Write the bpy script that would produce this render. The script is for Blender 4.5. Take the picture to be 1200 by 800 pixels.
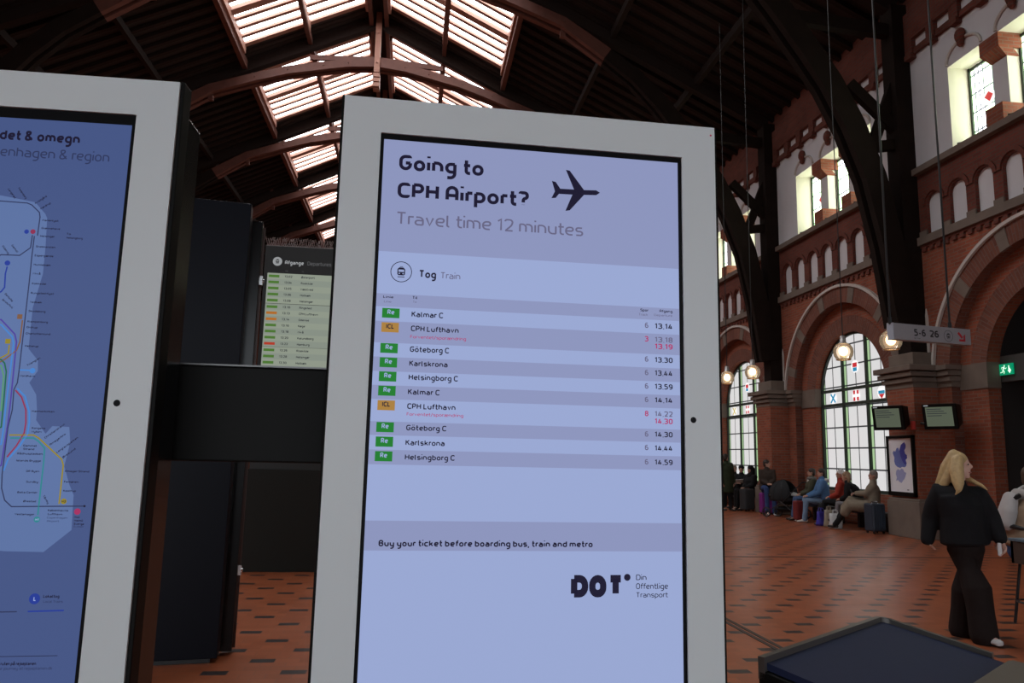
import bpy, bmesh, math, random
from mathutils import Vector, Matrix
from math import sin, cos, pi, radians, hypot, atan2, sqrt

for o in list(bpy.data.objects):
    bpy.data.objects.remove(o)
SC = bpy.context.scene
COL = SC.collection
random.seed(7)

# ------------------------------------------------------------------ camera
F_PX, YAW, PITCH, ROLL, EYE = 877.5, .1285, .15076, .0220, 1.55
fwd = Vector((sin(YAW)*cos(PITCH), cos(YAW)*cos(PITCH), sin(PITCH)))
rgt = Vector((cos(YAW), -sin(YAW), 0))
upv = rgt.cross(fwd)
rgt, upv = cos(ROLL)*rgt + sin(ROLL)*upv, -sin(ROLL)*rgt + cos(ROLL)*upv
cam_data = bpy.data.cameras.new('camera')
cam = bpy.data.objects.new('camera', cam_data)
COL.objects.link(cam)
cam.matrix_world = Matrix(((rgt.x, upv.x, -fwd.x, 0), (rgt.y, upv.y, -fwd.y, 0), (rgt.z, upv.z, -fwd.z, EYE), (0, 0, 0, 1)))
cam_data.sensor_width = 36
cam_data.lens = F_PX/1200*36
cam_data.clip_start = .05
cam_data.clip_end = 300
SC.camera = cam

# ------------------------------------------------------------------ light
world = bpy.data.worlds.new('overcast_sky')
SC.world = world
world.use_nodes = True
bg = world.node_tree.nodes['Background']
bg.inputs['Color'].default_value = (.86, .93, 1, 1)
bg.inputs['Strength'].default_value = 2.6          # sky light let in by an opening added in the unseen end wall
GLASS_HIGH, GLASS_LOW, GLASS_ROOF = 8.0, .74, 8.5   # how bright the daylight stands in each kind of pane
SC.view_settings.view_transform = 'Standard'
SC.view_settings.look = 'None'
SC.view_settings.exposure = 0
SC.view_settings.gamma = 1
SC.view_settings.use_curve_mapping = False


# ------------------------------------------------------------------ helpers
def at(px, py, reach, az):
    """point seen at a picture position, at a horizontal reach measured along azimuth az"""
    d = rgt*((px-600)/F_PX) + upv*((400-py)/F_PX) + fwd
    t = reach/(d.x*sin(az)+d.y*cos(az))
    return Vector((d.x*t, d.y*t, EYE+d.z*t))


class MB:
    def __init__(s):
        s.v, s.f, s.m, s.uv = [], [], [], []

    def face(s, pts, mi=0, uv=None):
        n = len(s.v)
        s.v += [tuple(p) for p in pts]
        s.f.append(tuple(range(n, n+len(pts))))
        s.m.append(mi)
        s.uv.append(uv)

    def raw(s, verts, faces, mi=0):
        n = len(s.v)
        s.v += [tuple(p) for p in verts]
        for f in faces:
            s.f.append(tuple(i+n for i in f))
            s.m.append(mi)
            s.uv.append(None)

    def box(s, x0, x1, y0, y1, z0, z1, mi=0):
        v = [(x, y, z) for x in (x0, x1) for y in (y0, y1) for z in (z0, z1)]
        s.raw(v, [(0, 1, 3, 2), (4, 6, 7, 5), (0, 4, 5, 1), (2, 3, 7, 6), (0, 2, 6, 4), (1, 5, 7, 3)], mi)

    def obox(s, c, a, b, n, mi=0):
        """box about c with half-axis vectors a, b, n"""
        c, a, b, n = Vector(c), Vector(a), Vector(b), Vector(n)
        v = [c+i*a+j*b+k*n for i in (-1, 1) for j in (-1, 1) for k in (-1, 1)]
        s.raw(v, [(0, 1, 3, 2), (4, 6, 7, 5), (0, 4, 5, 1), (2, 3, 7, 6), (0, 2, 6, 4), (1, 5, 7, 3)], mi)

    def beam(s, p, q, w, h, mi=0, up=(0, 0, 1)):
        p, q = Vector(p), Vector(q)
        d = (q-p)
        t = d.normalized()
        a = t.cross(Vector(up))
        if a.length < 1e-4:
            a = t.cross(Vector((0, 1, 0)))
        a.normalize()
        b = a.cross(t)
        s.obox((p+q)/2, d/2, a*w/2, b*h/2, mi)

    def prism(s, poly, n, mi=0):
        """closed polygon of 3-D points pushed along n"""
        n = Vector(n)
        P = [Vector(p) for p in poly]
        k = len(P)
        s.raw(P+[p+n for p in P], [tuple(range(k))[::-1], tuple(range(k, 2*k))]+[(i, (i+1) % k, (i+1) % k+k, i+k) for i in range(k)], mi)

    def tube(s, path, r, seg=8, mi=0, side=None, closed=False):
        """round or elliptical tube; r is a number or a list of numbers / (rx, ry)"""
        P = [Vector(p) for p in path]
        n = len(P)
        R = r if isinstance(r, list) else [r]*n
        R = [(q, q) if not isinstance(q, tuple) else q for q in R]
        tang = []
        for i in range(n):
            a = P[(i-1) % n] if (closed or i) else P[0]
            b = P[(i+1) % n] if (closed or i < n-1) else P[-1]
            d = b-a
            tang.append(d.normalized() if d.length > 1e-9 else Vector((0, 0, 1)))
        sv = Vector(side) if side is not None else None
        if sv is None:
            sv = tang[0].cross(Vector((0, 0, 1)))
            if sv.length < .1:
                sv = Vector((1, 0, 0))
        rings = []
        for i in range(n):
            x = sv-tang[i]*sv.dot(tang[i])
            if x.length < 1e-5:
                x = tang[i].orthogonal()
            x.normalize()
            if side is None:
                sv = x
            y = tang[i].cross(x)
            rings.append([P[i]+x*cos(2*pi*k/seg)*R[i][0]+y*sin(2*pi*k/seg)*R[i][1] for k in range(seg)])
        v = [p for g in rings for p in g]
        f = []
        for i in range(n if closed else n-1):
            j = (i+1) % n
            for k in range(seg):
                f.append((i*seg+k, i*seg+(k+1) % seg, j*seg+(k+1) % seg, j*seg+k))
        if not closed:
            f.append(tuple(range(seg))[::-1])
            f.append(tuple((n-1)*seg+k for k in range(seg)))
        s.raw(v, f, mi)

    def limb(s, path, r, side=None, seg=12, mi=0, cap=(1, 1)):
        """tube with rounded ends"""
        P = [Vector(p) for p in path]
        R = r if isinstance(r, list) else [r]*len(P)
        R = [(q, q) if not isinstance(q, tuple) else q for q in R]
        t0 = (P[0]-P[1]).normalized()
        t1 = (P[-1]-P[-2]).normalized()
        e0, e1 = min(R[0])*cap[0], min(R[-1])*cap[1]
        k = [(.97, .25), (.8, .6), (.45, .9)]
        pre = [(P[0]+t0*e0*b, (R[0][0]*(1-b*b)**.5, R[0][1]*(1-b*b)**.5)) for a, b in reversed(k)]
        post = [(P[-1]+t1*e1*b, (R[-1][0]*(1-b*b)**.5, R[-1][1]*(1-b*b)**.5)) for a, b in k]
        s.tube([p for p, _ in pre]+P+[p for p, _ in post], [q for _, q in pre]+R+[q for _, q in post], seg, mi, side)

    def ball(s, c, r, mi=0, seg=14, rings=9, axes=None):
        c = Vector(c)
        rx, ry, rz = r if isinstance(r, tuple) else (r, r, r)
        A = axes or (Vector((1, 0, 0)), Vector((0, 1, 0)), Vector((0, 0, 1)))
        v = []
        for i in range(1, rings):
            a = pi*i/rings
            for k in range(seg):
                b = 2*pi*k/seg
                v.append(c+A[0]*rx*sin(a)*cos(b)+A[1]*ry*sin(a)*sin(b)+A[2]*rz*cos(a))
        n = len(v)
        v += [c+A[2]*rz, c-A[2]*rz]
        f = []
        for i in range(rings-2):
            for k in range(seg):
                f.append((i*seg+k, (i+1)*seg+k, (i+1)*seg+(k+1) % seg, i*seg+(k+1) % seg))
        for k in range(seg):
            f.append((n, k, (k+1) % seg))
            f.append((n+1, (rings-2)*seg+(k+1) % seg, (rings-2)*seg+k))
        s.raw(v, f, mi)

    def lathe(s, prof, c=(0, 0, 0), seg=20, mi=0):
        """profile of (radius, z) turned about a vertical axis"""
        c = Vector(c)
        v = [c+Vector((r*cos(2*pi*k/seg), r*sin(2*pi*k/seg), z)) for r, z in prof for k in range(seg)]
        f = [(i*seg+k, i*seg+(k+1) % seg, (i+1)*seg+(k+1) % seg, (i+1)*seg+k) for i in range(len(prof)-1) for k in range(seg)]
        s.raw(v, f, mi)

    def mesh(s, name, org=(0, 0, 0), smooth=False):
        me = bpy.data.meshes.new(name)
        o = Vector(org)
        me.from_pydata([tuple(Vector(p)-o) for p in s.v], [], s.f)
        uvl = me.uv_layers.new(name='UVMap')
        for p, mi, uv in zip(me.polygons, s.m, s.uv):
            p.material_index = mi
            p.use_smooth = smooth
            if uv:
                for li, q in zip(p.loop_indices, uv):
                    uvl.data[li].uv = q
            else:
                n = p.normal
                ax = max(range(3), key=lambda i: abs(n[i]))
                for li in p.loop_indices:
                    q = s.v[me.loops[li].vertex_index]
                    uvl.data[li].uv = (q[1], q[2]) if ax == 0 else (q[0], q[2]) if ax == 1 else (q[0], q[1])
        return me

    def build(s, name, mats, parent=None, org=(0, 0, 0), smooth=False, bevel=0, recalc=True):
        me = s.mesh(name, org, smooth)
        if recalc:
            bm = bmesh.new()
            bm.from_mesh(me)
            bmesh.ops.recalc_face_normals(bm, faces=bm.faces)
            bm.to_mesh(me)
            bm.free()
        for m in (mats if isinstance(mats, (list, tuple)) else [mats]):
            me.materials.append(m)
        o = bpy.data.objects.new(name, me)
        COL.objects.link(o)
        o.parent = parent
        if parent is None:
            o.location = org
        if bevel:
            md = o.modifiers.new('bevel', 'BEVEL')
            md.width = bevel
            md.segments = 2
            md.limit_method = 'ANGLE'
        return o

    def blob(s, name, mats, parent=None, org=(0, 0, 0), voxel=.012, smooth=3, extra=None):
        """fuse everything in the builder into one continuous smooth surface"""
        me = s.mesh(name, org, True)
        o = bpy.data.objects.new(name, me)
        COL.objects.link(o)
        md = o.modifiers.new('fuse', 'REMESH')
        md.mode = 'VOXEL'
        md.voxel_size = voxel
        md.use_smooth_shade = True
        if smooth:
            sm = o.modifiers.new('soft', 'SMOOTH')
            sm.iterations = smooth
            sm.factor = .5
        dg = bpy.context.evaluated_depsgraph_get()
        me2 = bpy.data.meshes.new_from_object(o.evaluated_get(dg))
        bpy.data.objects.remove(o)
        bpy.data.meshes.remove(me)
        me2.name = name
        if extra is not None:
            e = extra.mesh('extra', org, True)
            bm = bmesh.new()
            bm.from_mesh(me2)
            for f in bm.faces:
                f.material_index = 0
            bm.from_mesh(e)
            bm.to_mesh(me2)
            bm.free()
            bpy.data.meshes.remove(e)
        for p in me2.polygons:
            p.use_smooth = True
        me2.materials.clear()
        for m in (mats if isinstance(mats, (list, tuple)) else [mats]):
            me2.materials.append(m)
        o = bpy.data.objects.new(name, me2)
        COL.objects.link(o)
        o.parent = parent
        if parent is None:
            o.location = org
        return o


def thing(name, label, cat, loc=(0, 0, 0), rot=0, group=None, kind=None):
    o = bpy.data.objects.new(name, None)
    o.empty_display_size = .1
    COL.objects.link(o)
    o.location = loc
    o.rotation_euler = (0, 0, rot)
    return tag(o, label, cat, group, kind)


def tag(o, label=None, cat=None, group=None, kind=None):
    if label:
        o['label'] = label
    if cat:
        o['category'] = cat
    if group:
        o['group'] = group
    if kind:
        o['kind'] = kind
    return o


def struct(o, label=None):
    o['kind'] = 'structure'
    if label:
        o['label'] = label
    return o


def copy_tree(o, parent=None):
    c = o.copy()
    COL.objects.link(c)
    c.parent = parent
    for ch in list(o.children):
        copy_tree(ch, c)
    return c


# monoline lettering drawn as ribbons; x-height .72, capital height 1
XH = .72
G = {}


def _g(ch, adv, *strokes):
    """stroke: (corner radius, points) ; first point repeated at the end closes it"""
    G[ch] = (adv, strokes)


_W = .50
_g('a', _W, (.27, [(.04, XH), (_W, XH), (_W, 0)]), (.24, [(_W, .40), (0, .40), (0, 0), (_W, 0)]))
_g('b', _W, (0, [(0, 1), (0, 0)]), (.27, [(0, 0), (_W, 0), (_W, XH), (0, XH)]))
_g('c', .44, (.27, [(.44, XH-.15), (.44, XH), (0, XH), (0, 0), (.44, 0), (.44, .15)]))
_g('d', _W, (0, [(_W, 1), (_W, 0)]), (.27, [(_W, 0), (0, 0), (0, XH), (_W, XH)]))
_g('e', _W, (.27, [(0, .36), (_W, .36), (_W, XH), (0, XH), (0, 0), (_W-.03, 0)]))
_g('f', .26, (.24, [(.1, 0), (.1, 1), (.36, 1)]), (0, [(-.04, XH), (.34, XH)]))
_g('g', _W, (.27, [(_W, XH), (0, XH), (0, 0), (_W, 0)]), (.27, [(_W, XH), (_W, -.27), (.05, -.27)]))
_g('h', _W, (0, [(0, 0), (0, 1)]), (.27, [(0, XH), (_W, XH), (_W, 0)]))
_g('i', 0, (0, [(0, 0), (0, XH)]), (0, [(0, .90), (0, 1.02)]))
_g('j', .05, (.1, [(.05, XH), (.05, -.27), (-.1, -.27)]), (0, [(.05, .90), (.05, 1.02)]))
_g('k', .46, (0, [(0, 0), (0, 1)]), (0, [(.43, XH), (.02, .30)]), (0, [(.16, .44), (.46, 0)]))
_g('l', .13, (.12, [(0, 1), (0, 0), (.15, 0)]))
_g('m', .84, (0, [(0, 0), (0, XH)]), (.24, [(0, XH), (.42, XH), (.42, 0)]), (.24, [(.42, XH), (.84, XH), (.84, 0)]))
_g('n', _W, (0, [(0, 0), (0, XH)]), (.27, [(0, XH), (_W, XH), (_W, 0)]))
_g('o', _W, (.30, [(.25, 0), (_W, 0), (_W, XH), (0, XH), (0, 0), (.25, 0)]))
_g('p', _W, (0, [(0, XH), (0, -.27)]), (.27, [(0, XH), (_W, XH), (_W, 0), (0, 0)]))
_g('q', _W, (0, [(_W, XH), (_W, -.27)]), (.27, [(_W, XH), (0, XH), (0, 0), (_W, 0)]))
_g('r', .22, (0, [(0, 0), (0, XH)]), (.14, [(0, XH-.1), (0, XH), (.32, XH)]))
_g('s', .44, (.22, [(.42, XH), (0, XH), (0, .37), (.44, .37), (.44, 0), (0, 0)]))
_g('t', .27, (.16, [(.1, .95), (.1, 0), (.35, 0)]), (0, [(-.05, XH), (.34, XH)]))
_g('u', _W, (.27, [(0, XH), (0, 0), (_W, 0)]), (0, [(_W, XH), (_W, 0)]))
_g('v', .46, (0, [(0, XH), (.23, 0), (.46, XH)]))
_g('w', .74, (0, [(0, XH), (.18, 0), (.37, .6), (.56, 0), (.74, XH)]))
_g('x', .46, (0, [(0, XH), (.46, 0)]), (0, [(0, 0), (.46, XH)]))
_g('y', _W, (.27, [(0, XH), (0, 0), (_W, 0)]), (.27, [(_W, XH), (_W, -.27), (.05, -.27)]))
_g('z', .44, (0, [(0, XH), (.44, XH), (0, 0), (.44, 0)]))
_g('A', .58, (.30, [(0, 0), (0, 1), (.58, 1), (.58, 0)]), (0, [(0, .38), (.58, .38)]))
_g('B', .54, (.24, [(0, .52), (.50, .52), (.50, 1), (0, 1), (0, 0), (.54, 0), (.54, .52), (.2, .52)]))
_g('C', .54, (.30, [(.54, .78), (.54, 1), (0, 1), (0, 0), (.54, 0), (.54, .22)]))
_g('D', .58, (0, [(0, 0), (0, 1)]), (.30, [(0, 1), (.58, 1), (.58, 0), (0, 0)]))
_g('E', .46, (0, [(.46, 1), (0, 1), (0, 0), (.46, 0)]), (0, [(0, .52), (.42, .52)]))
_g('F', .44, (0, [(.44, 1), (0, 1), (0, 0)]), (0, [(0, .50), (.40, .50)]))
_g('G', .58, (.30, [(.56, .80), (.56, 1), (0, 1), (0, 0), (.58, 0), (.58, .48)]), (0, [(.58, .48), (.30, .48)]))
_g('H', .58, (0, [(0, 0), (0, 1)]), (0, [(.58, 0), (.58, 1)]), (0, [(0, .52), (.58, .52)]))
_g('I', 0, (0, [(0, 0), (0, 1)]))
_g('J', .40, (.27, [(.40, 1), (.40, 0), (0, 0), (0, .2)]))
_g('K', .54, (0, [(0, 0), (0, 1)]), (0, [(.52, 1), (.02, .46)]), (0, [(.18, .62), (.56, 0)]))
_g('L', .44, (0, [(0, 1), (0, 0), (.44, 0)]))
_g('M', .74, (0, [(0, 0), (0, 1), (.37, .35), (.74, 1), (.74, 0)]))
_g('N', .58, (0, [(0, 0), (0, 1), (.58, 0), (.58, 1)]))
_g('O', .58, (.32, [(.29, 0), (.58, 0), (.58, 1), (0, 1), (0, 0), (.29, 0)]))
_g('P', .52, (0, [(0, 0), (0, 1)]), (.27, [(0, 1), (.52, 1), (.52, .46), (0, .46)]))
_g('R', .54, (0, [(0, 0), (0, 1)]), (.27, [(0, 1), (.52, 1), (.52, .48), (0, .48)]), (0, [(.28, .48), (.54, 0)]))
_g('S', .52, (.27, [(.52, .82), (.52, 1), (0, 1), (0, .53), (.52, .53), (.52, 0), (0, 0), (0, .18)]))
_g('T', .56, (0, [(0, 1), (.56, 1)]), (0, [(.28, 1), (.28, 0)]))
_g('U', .56, (.30, [(0, 1), (0, 0), (.56, 0), (.56, 1)]))
_g('V', .56, (0, [(0, 1), (.28, 0), (.56, 1)]))
_g('W', .84, (0, [(0, 1), (.2, 0), (.42, .85), (.64, 0), (.84, 1)]))
_g('0', .50, (.30, [(.25, 0), (.50, 0), (.50, 1), (0, 1), (0, 0), (.25, 0)]))
_g('1', .28, (0, [(0, .78), (.22, 1), (.22, 0)]))
_g('2', .50, (.27, [(0, .80), (0, 1), (.50, 1), (.50, .56), (.03, .0)]), (0, [(0, 0), (.52, 0)]))
_g('3', .50, (.27, [(0, .82), (0, 1), (.48, 1), (.48, .53), (.16, .53)]), (.27, [(.16, .53), (.50, .53), (.50, 0), (0, 0), (0, .18)]))
_g('4', .54, (0, [(.36, 0), (.36, .62)]), (0, [(.26, 1), (0, .26), (.54, .26)]))
_g('5', .50, (0, [(.46, 1), (.04, 1), (.02, .58)]), (.27, [(.02, .58), (.50, .58), (.50, 0), (0, 0), (0, .16)]))
_g('6', .50, (.27, [(.44, 1), (0, 1), (0, 0), (.50, 0), (.50, .56), (0, .56)]))
_g('7', .48, (0, [(0, 1), (.48, 1), (.16, 0)]))
_g('8', .50, (.24, [(.25, .53), (.48, .53), (.48, 1), (.02, 1), (.02, .53), (.25, .53)]), (.27, [(.25, .53), (.50, .53), (.50, 0), (0, 0), (0, .53), (.25, .53)]))
_g('9', .50, (.27, [(.06, 0), (.50, 0), (.50, 1), (0, 1), (0, .44), (.50, .44)]))
_g('?', .44, (.27, [(0, .82), (0, 1), (.44, 1), (.44, .56), (.2, .50), (.2, .26)]), (0, [(.2, .0), (.2, .12)]))
_g('.', 0, (0, [(0, -.02), (0, .10)]))
_g(',', .02, (0, [(.03, .10), (-.03, -.14)]))
_g('-', .26, (0, [(0, .40), (.26, .40)]))
_g('/', .34, (0, [(0, -.05), (.34, 1.03)]))
_g('&', .62, (.16, [(.62, 0), (.06, .68), (.06, 1), (.42, 1), (.42, .70), (0, .42), (0, 0), (.40, 0), (.56, .36)]))
G['ø'] = (_W, G['o'][1]+((0, [(-.04, -.06), (_W+.04, XH+.06)]),))
G['Ø'] = (.58, G['O'][1]+((0, [(-.04, -.06), (.62, 1.06)]),))
G['ö'] = (_W, G['o'][1]+((0, [(.13, .90), (.13, 1.02)]), (0, [(.37, .90), (.37, 1.02)])))
G['å'] = (_W, G['a'][1]+((.06, [(.25, .86), (.34, .86), (.34, 1.06), (.16, 1.06), (.16, .86), (.25, .86)]),))
G['æ'] = (.92, G['a'][1]+tuple((r, [(x+.44, y) for x, y in p]) for r, p in G['e'][1]))


def rounded(p, r):
    """polyline with its corners rounded"""
    if not r or len(p) < 3:
        return p
    out = [p[0]]
    for a, b, c in zip(p, p[1:], p[2:]):
        l1, l2 = max(1e-5, hypot(a[0]-b[0], a[1]-b[1])), max(1e-5, hypot(c[0]-b[0], c[1]-b[1]))
        q = min(r, l1*.5 if a is not p[0] else l1*.9, l2*.5 if c is not p[-1] else l2*.9)
        s = (b[0]+(a[0]-b[0])*q/l1, b[1]+(a[1]-b[1])*q/l1)
        e = (b[0]+(c[0]-b[0])*q/l2, b[1]+(c[1]-b[1])*q/l2)
        for i in range(6):
            t = i/5
            # between a circular arc and the corner
            k = 1-t
            w = k*k+2*k*t*.707+t*t
            out.append(((k*k*s[0]+1.414*k*t*b[0]+t*t*e[0])/w, (k*k*s[1]+1.414*k*t*b[1]+t*t*e[1])/w))
    out.append(p[-1])
    return out


def ribbon(p, w):
    """quads of a constant-width stroke"""
    q = [p[0]]
    for a in p[1:]:
        if hypot(a[0]-q[-1][0], a[1]-q[-1][1]) > 1e-4:
            q.append(a)
    if len(q) < 2:
        return []
    closed = hypot(q[0][0]-q[-1][0], q[0][1]-q[-1][1]) < 1e-3 and len(q) > 3
    n = len(q)
    L = []
    for i in range(n):
        ds = []
        if i or closed:
            a, b = (q[i-1], q[i]) if i else (q[-2], q[0])
            ds.append(((b[0]-a[0]), (b[1]-a[1])))
        if i < n-1 or closed:
            a, b = (q[i], q[i+1]) if i < n-1 else (q[-1], q[1])
            ds.append(((b[0]-a[0]), (b[1]-a[1])))
        ns = [(-d[1]/max(hypot(*d), 1e-6), d[0]/max(hypot(*d), 1e-6)) for d in ds]
        mx, my = sum(v[0] for v in ns)/len(ns), sum(v[1] for v in ns)/len(ns)
        m2 = max(mx*mx+my*my, .30)
        L.append((mx/m2*w/2, my/m2*w/2))
    return [((q[i][0]+L[i][0], q[i][1]+L[i][1]), (q[i][0]-L[i][0], q[i][1]-L[i][1]), (q[i+1][0]-L[i+1][0], q[i+1][1]-L[i+1][1]), (q[i+1][0]+L[i+1][0], q[i+1][1]+L[i+1][1])) for i in range(n-1)]


WEIGHT = (.125, .185, .21, .22, .34)


def write(mb, s, fn, u, z, cap, width=None, bold=0, mi=0, ang=0):
    """lettering s with its baseline start at (u, z) on the plane fn(u, z) -> 3-D"""
    w = WEIGHT[bold]
    x, quads = w/2, []
    end = 0
    for ch in s:
        if ch == ' ':
            x += .30
            continue
        adv, strokes = G[ch]
        for r, p in strokes:
            p = [(a, min(max(b, -.27), 1.06)) for a, b in p]
            # keep the ink between baseline and capital height
            p = [(a, b+(w/2 if abs(b) < .01 else -w/2 if abs(b-1) < .01 else -w/2 if abs(b-XH) < .01 else 0)) for a, b in p]
            quads += [[(x+a, b) for a, b in q] for q in ribbon(rounded(p, r), w)]
        end = x+adv+w/2
        x += adv+w+(.10 if bold < 4 else .05)
    kx = width/end if width else cap
    c, d = cos(radians(ang)), sin(radians(ang))
    for q in quads:
        mb.face([fn(u+a*kx*c-b*cap*d, z+a*kx*d+b*cap*c) for a, b in q], mi)


def disc(mb, fn, u, z, r, mi=0, r0=0, seg=24):
    if r0:
        for k in range(seg):
            a, b = 2*pi*k/seg, 2*pi*(k+1)/seg
            mb.face([fn(u+r0*cos(a), z+r0*sin(a)), fn(u+r*cos(a), z+r*sin(a)), fn(u+r*cos(b), z+r*sin(b)), fn(u+r0*cos(b), z+r0*sin(b))], mi)
    else:
        mb.face([fn(u+r*cos(2*pi*k/seg), z+r*sin(2*pi*k/seg)) for k in range(seg)], mi)


def rect(mb, fn, u0, u1, z0, z1, mi=0):
    mb.face([fn(u0, z0), fn(u1, z0), fn(u1, z1), fn(u0, z1)], mi)


def stroke(mb, fn, pl, w, mi=0):
    for (a, b), (c, d) in zip(pl, pl[1:]):
        L = hypot(c-a, d-b) or 1
        nx, nz = -(d-b)/L*w/2, (c-a)/L*w/2
        ex, ez = (c-a)/L*w*.25, (d-b)/L*w*.25
        mb.face([fn(a+nx-ex, b+nz-ez), fn(a-nx-ex, b-nz-ez), fn(c-nx+ex, d-nz+ez), fn(c+nx+ex, d+nz+ez)], mi)


def train_icon(mb, fn, u, z, r, dark=0, pale=1, ring=True, layer=None):
    """front of a train inside a ring"""
    g = layer or fn
    if ring:
        disc(mb, fn, u, z, r, dark, r*.93, 32)
    w, h = r*.36, r*.42
    body = [(-w, -h*.55), (-w*.7, -h*.8), (w*.7, -h*.8), (w, -h*.55), (w, h*.6), (w*.55, h), (-w*.55, h), (-w, h*.6)]
    mb.face([fn(u+a, z+b) for a, b in body], dark)
    rect(mb, g, u-w*.72, u+w*.72, z-h*.02, z+h*.5, pale)
    disc(mb, g, u-w*.5, z-h*.4, r*.07, pale, seg=10)
    disc(mb, g, u+w*.5, z-h*.4, r*.07, pale, seg=10)
    rect(mb, fn, u-w*.9, u+w*.9, z-h*1.25, z-h*1.08, dark)
    rect(mb, fn, u-w*.4, u+w*.4, z+h*1.12, z+h*1.24, dark)


# ------------------------------------------------------------------ materials
def mat(name, col, rough=.6, metal=0, emit=None, strength=1, vary=0, vscale=8, spec=.5, bump=0, alpha=None):
    m = bpy.data.materials.new(name)
    m.use_nodes = True
    nt = m.node_tree
    p = nt.nodes['Principled BSDF']
    p.inputs['Base Color'].default_value = (*col, 1)
    p.inputs['Roughness'].default_value = rough
    p.inputs['Metallic'].default_value = metal
    p.inputs['Specular IOR Level'].default_value = spec
    if emit:
        p.inputs['Emission Color'].default_value = (*emit, 1)
        p.inputs['Emission Strength'].default_value = strength
    if vary or bump:
        tc = nt.nodes.new('ShaderNodeTexCoord')
        nz = nt.nodes.new('ShaderNodeTexNoise')
        nz.inputs['Scale'].default_value = vscale
        nz.inputs['Detail'].default_value = 4
        nt.links.new(tc.outputs['Object'], nz.inputs['Vector'])
        if vary:
            mx = nt.nodes.new('ShaderNodeMix')
            mx.data_type = 'RGBA'
            mx.inputs[6].default_value = (*[c*(1-vary) for c in col], 1)
            mx.inputs[7].default_value = (*[min(1, c*(1+vary)) for c in col], 1)
            nt.links.new(nz.outputs['Fac'], mx.inputs[0])
            nt.links.new(mx.outputs[2], p.inputs['Base Color'])
        if bump:
            b = nt.nodes.new('ShaderNodeBump')
            b.inputs['Strength'].default_value = bump
            b.inputs['Distance'].default_value = .01
            nt.links.new(nz.outputs['Fac'], b.inputs['Height'])
            nt.links.new(b.outputs['Normal'], p.inputs['Normal'])
    return m


def glow(name, col, strength=1):
    """a lit display surface behind glass"""
    return mat(name, (.004, .004, .005), .25, emit=col, strength=strength, spec=.06)


def nmath(nt, op, a, b=None, c=None):
    n = nt.nodes.new('ShaderNodeMath')
    n.operation = op
    for i, x in enumerate((a, b, c)):
        if x is None:
            continue
        if isinstance(x, (int, float)):
            n.inputs[i].default_value = x
        else:
            nt.links.new(x, n.inputs[i])
    return n.outputs[0]


def nmix(nt, fac, a, b):
    n = nt.nodes.new('ShaderNodeMix')
    n.data_type = 'RGBA'
    for i, x in ((0, fac), (6, a), (7, b)):
        if isinstance(x, tuple):
            n.inputs[i].default_value = (*x, 1)
        elif isinstance(x, (int, float)):
            n.inputs[i].default_value = x
        else:
            nt.links.new(x, n.inputs[i])
    return n.outputs[2]


def brick_mat(name, c1, c2, mortar, w=.24, h=.075, rough=.8):
    m = bpy.data.materials.new(name)
    m.use_nodes = True
    nt = m.node_tree
    p = nt.nodes['Principled BSDF']
    p.inputs['Roughness'].default_value = rough
    p.inputs['Specular IOR Level'].default_value = .25
    uv = nt.nodes.new('ShaderNodeTexCoord').outputs['UV']
    b = nt.nodes.new('ShaderNodeTexBrick')
    nt.links.new(uv, b.inputs['Vector'])
    b.inputs['Scale'].default_value = 1
    b.inputs['Brick Width'].default_value = w
    b.inputs['Row Height'].default_value = h
    b.inputs['Mortar Size'].default_value = .009
    b.inputs['Color1'].default_value = (*c1, 1)
    b.inputs['Color2'].default_value = (*c2, 1)
    b.inputs['Mortar'].default_value = (*mortar, 1)
    nz = nt.nodes.new('ShaderNodeTexNoise')
    nz.inputs['Scale'].default_value = 1.3
    nz.inputs['Detail'].default_value = 5
    nt.links.new(uv, nz.inputs['Vector'])
    k = nmath(nt, 'MULTIPLY_ADD', nz.outputs['Fac'], .9, .55)
    mx = nt.nodes.new('ShaderNodeMix')
    mx.data_type = 'RGBA'
    mx.blend_type = 'MULTIPLY'
    mx.inputs[0].default_value = 1
    nt.links.new(b.outputs['Color'], mx.inputs[6])
    cb = nt.nodes.new('ShaderNodeCombineColor')
    for i in range(3):
        nt.links.new(k, cb.inputs[i])
    nt.links.new(cb.outputs[0], mx.inputs[7])
    nt.links.new(mx.outputs[2], p.inputs['Base Color'])
    bp = nt.nodes.new('ShaderNodeBump')
    bp.inputs['Strength'].default_value = .5
    bp.inputs['Distance'].default_value = .008
    bp.invert = True
    nt.links.new(b.outputs['Fac'], bp.inputs['Height'])
    nt.links.new(bp.outputs['Normal'], p.inputs['Normal'])
    return m


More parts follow.
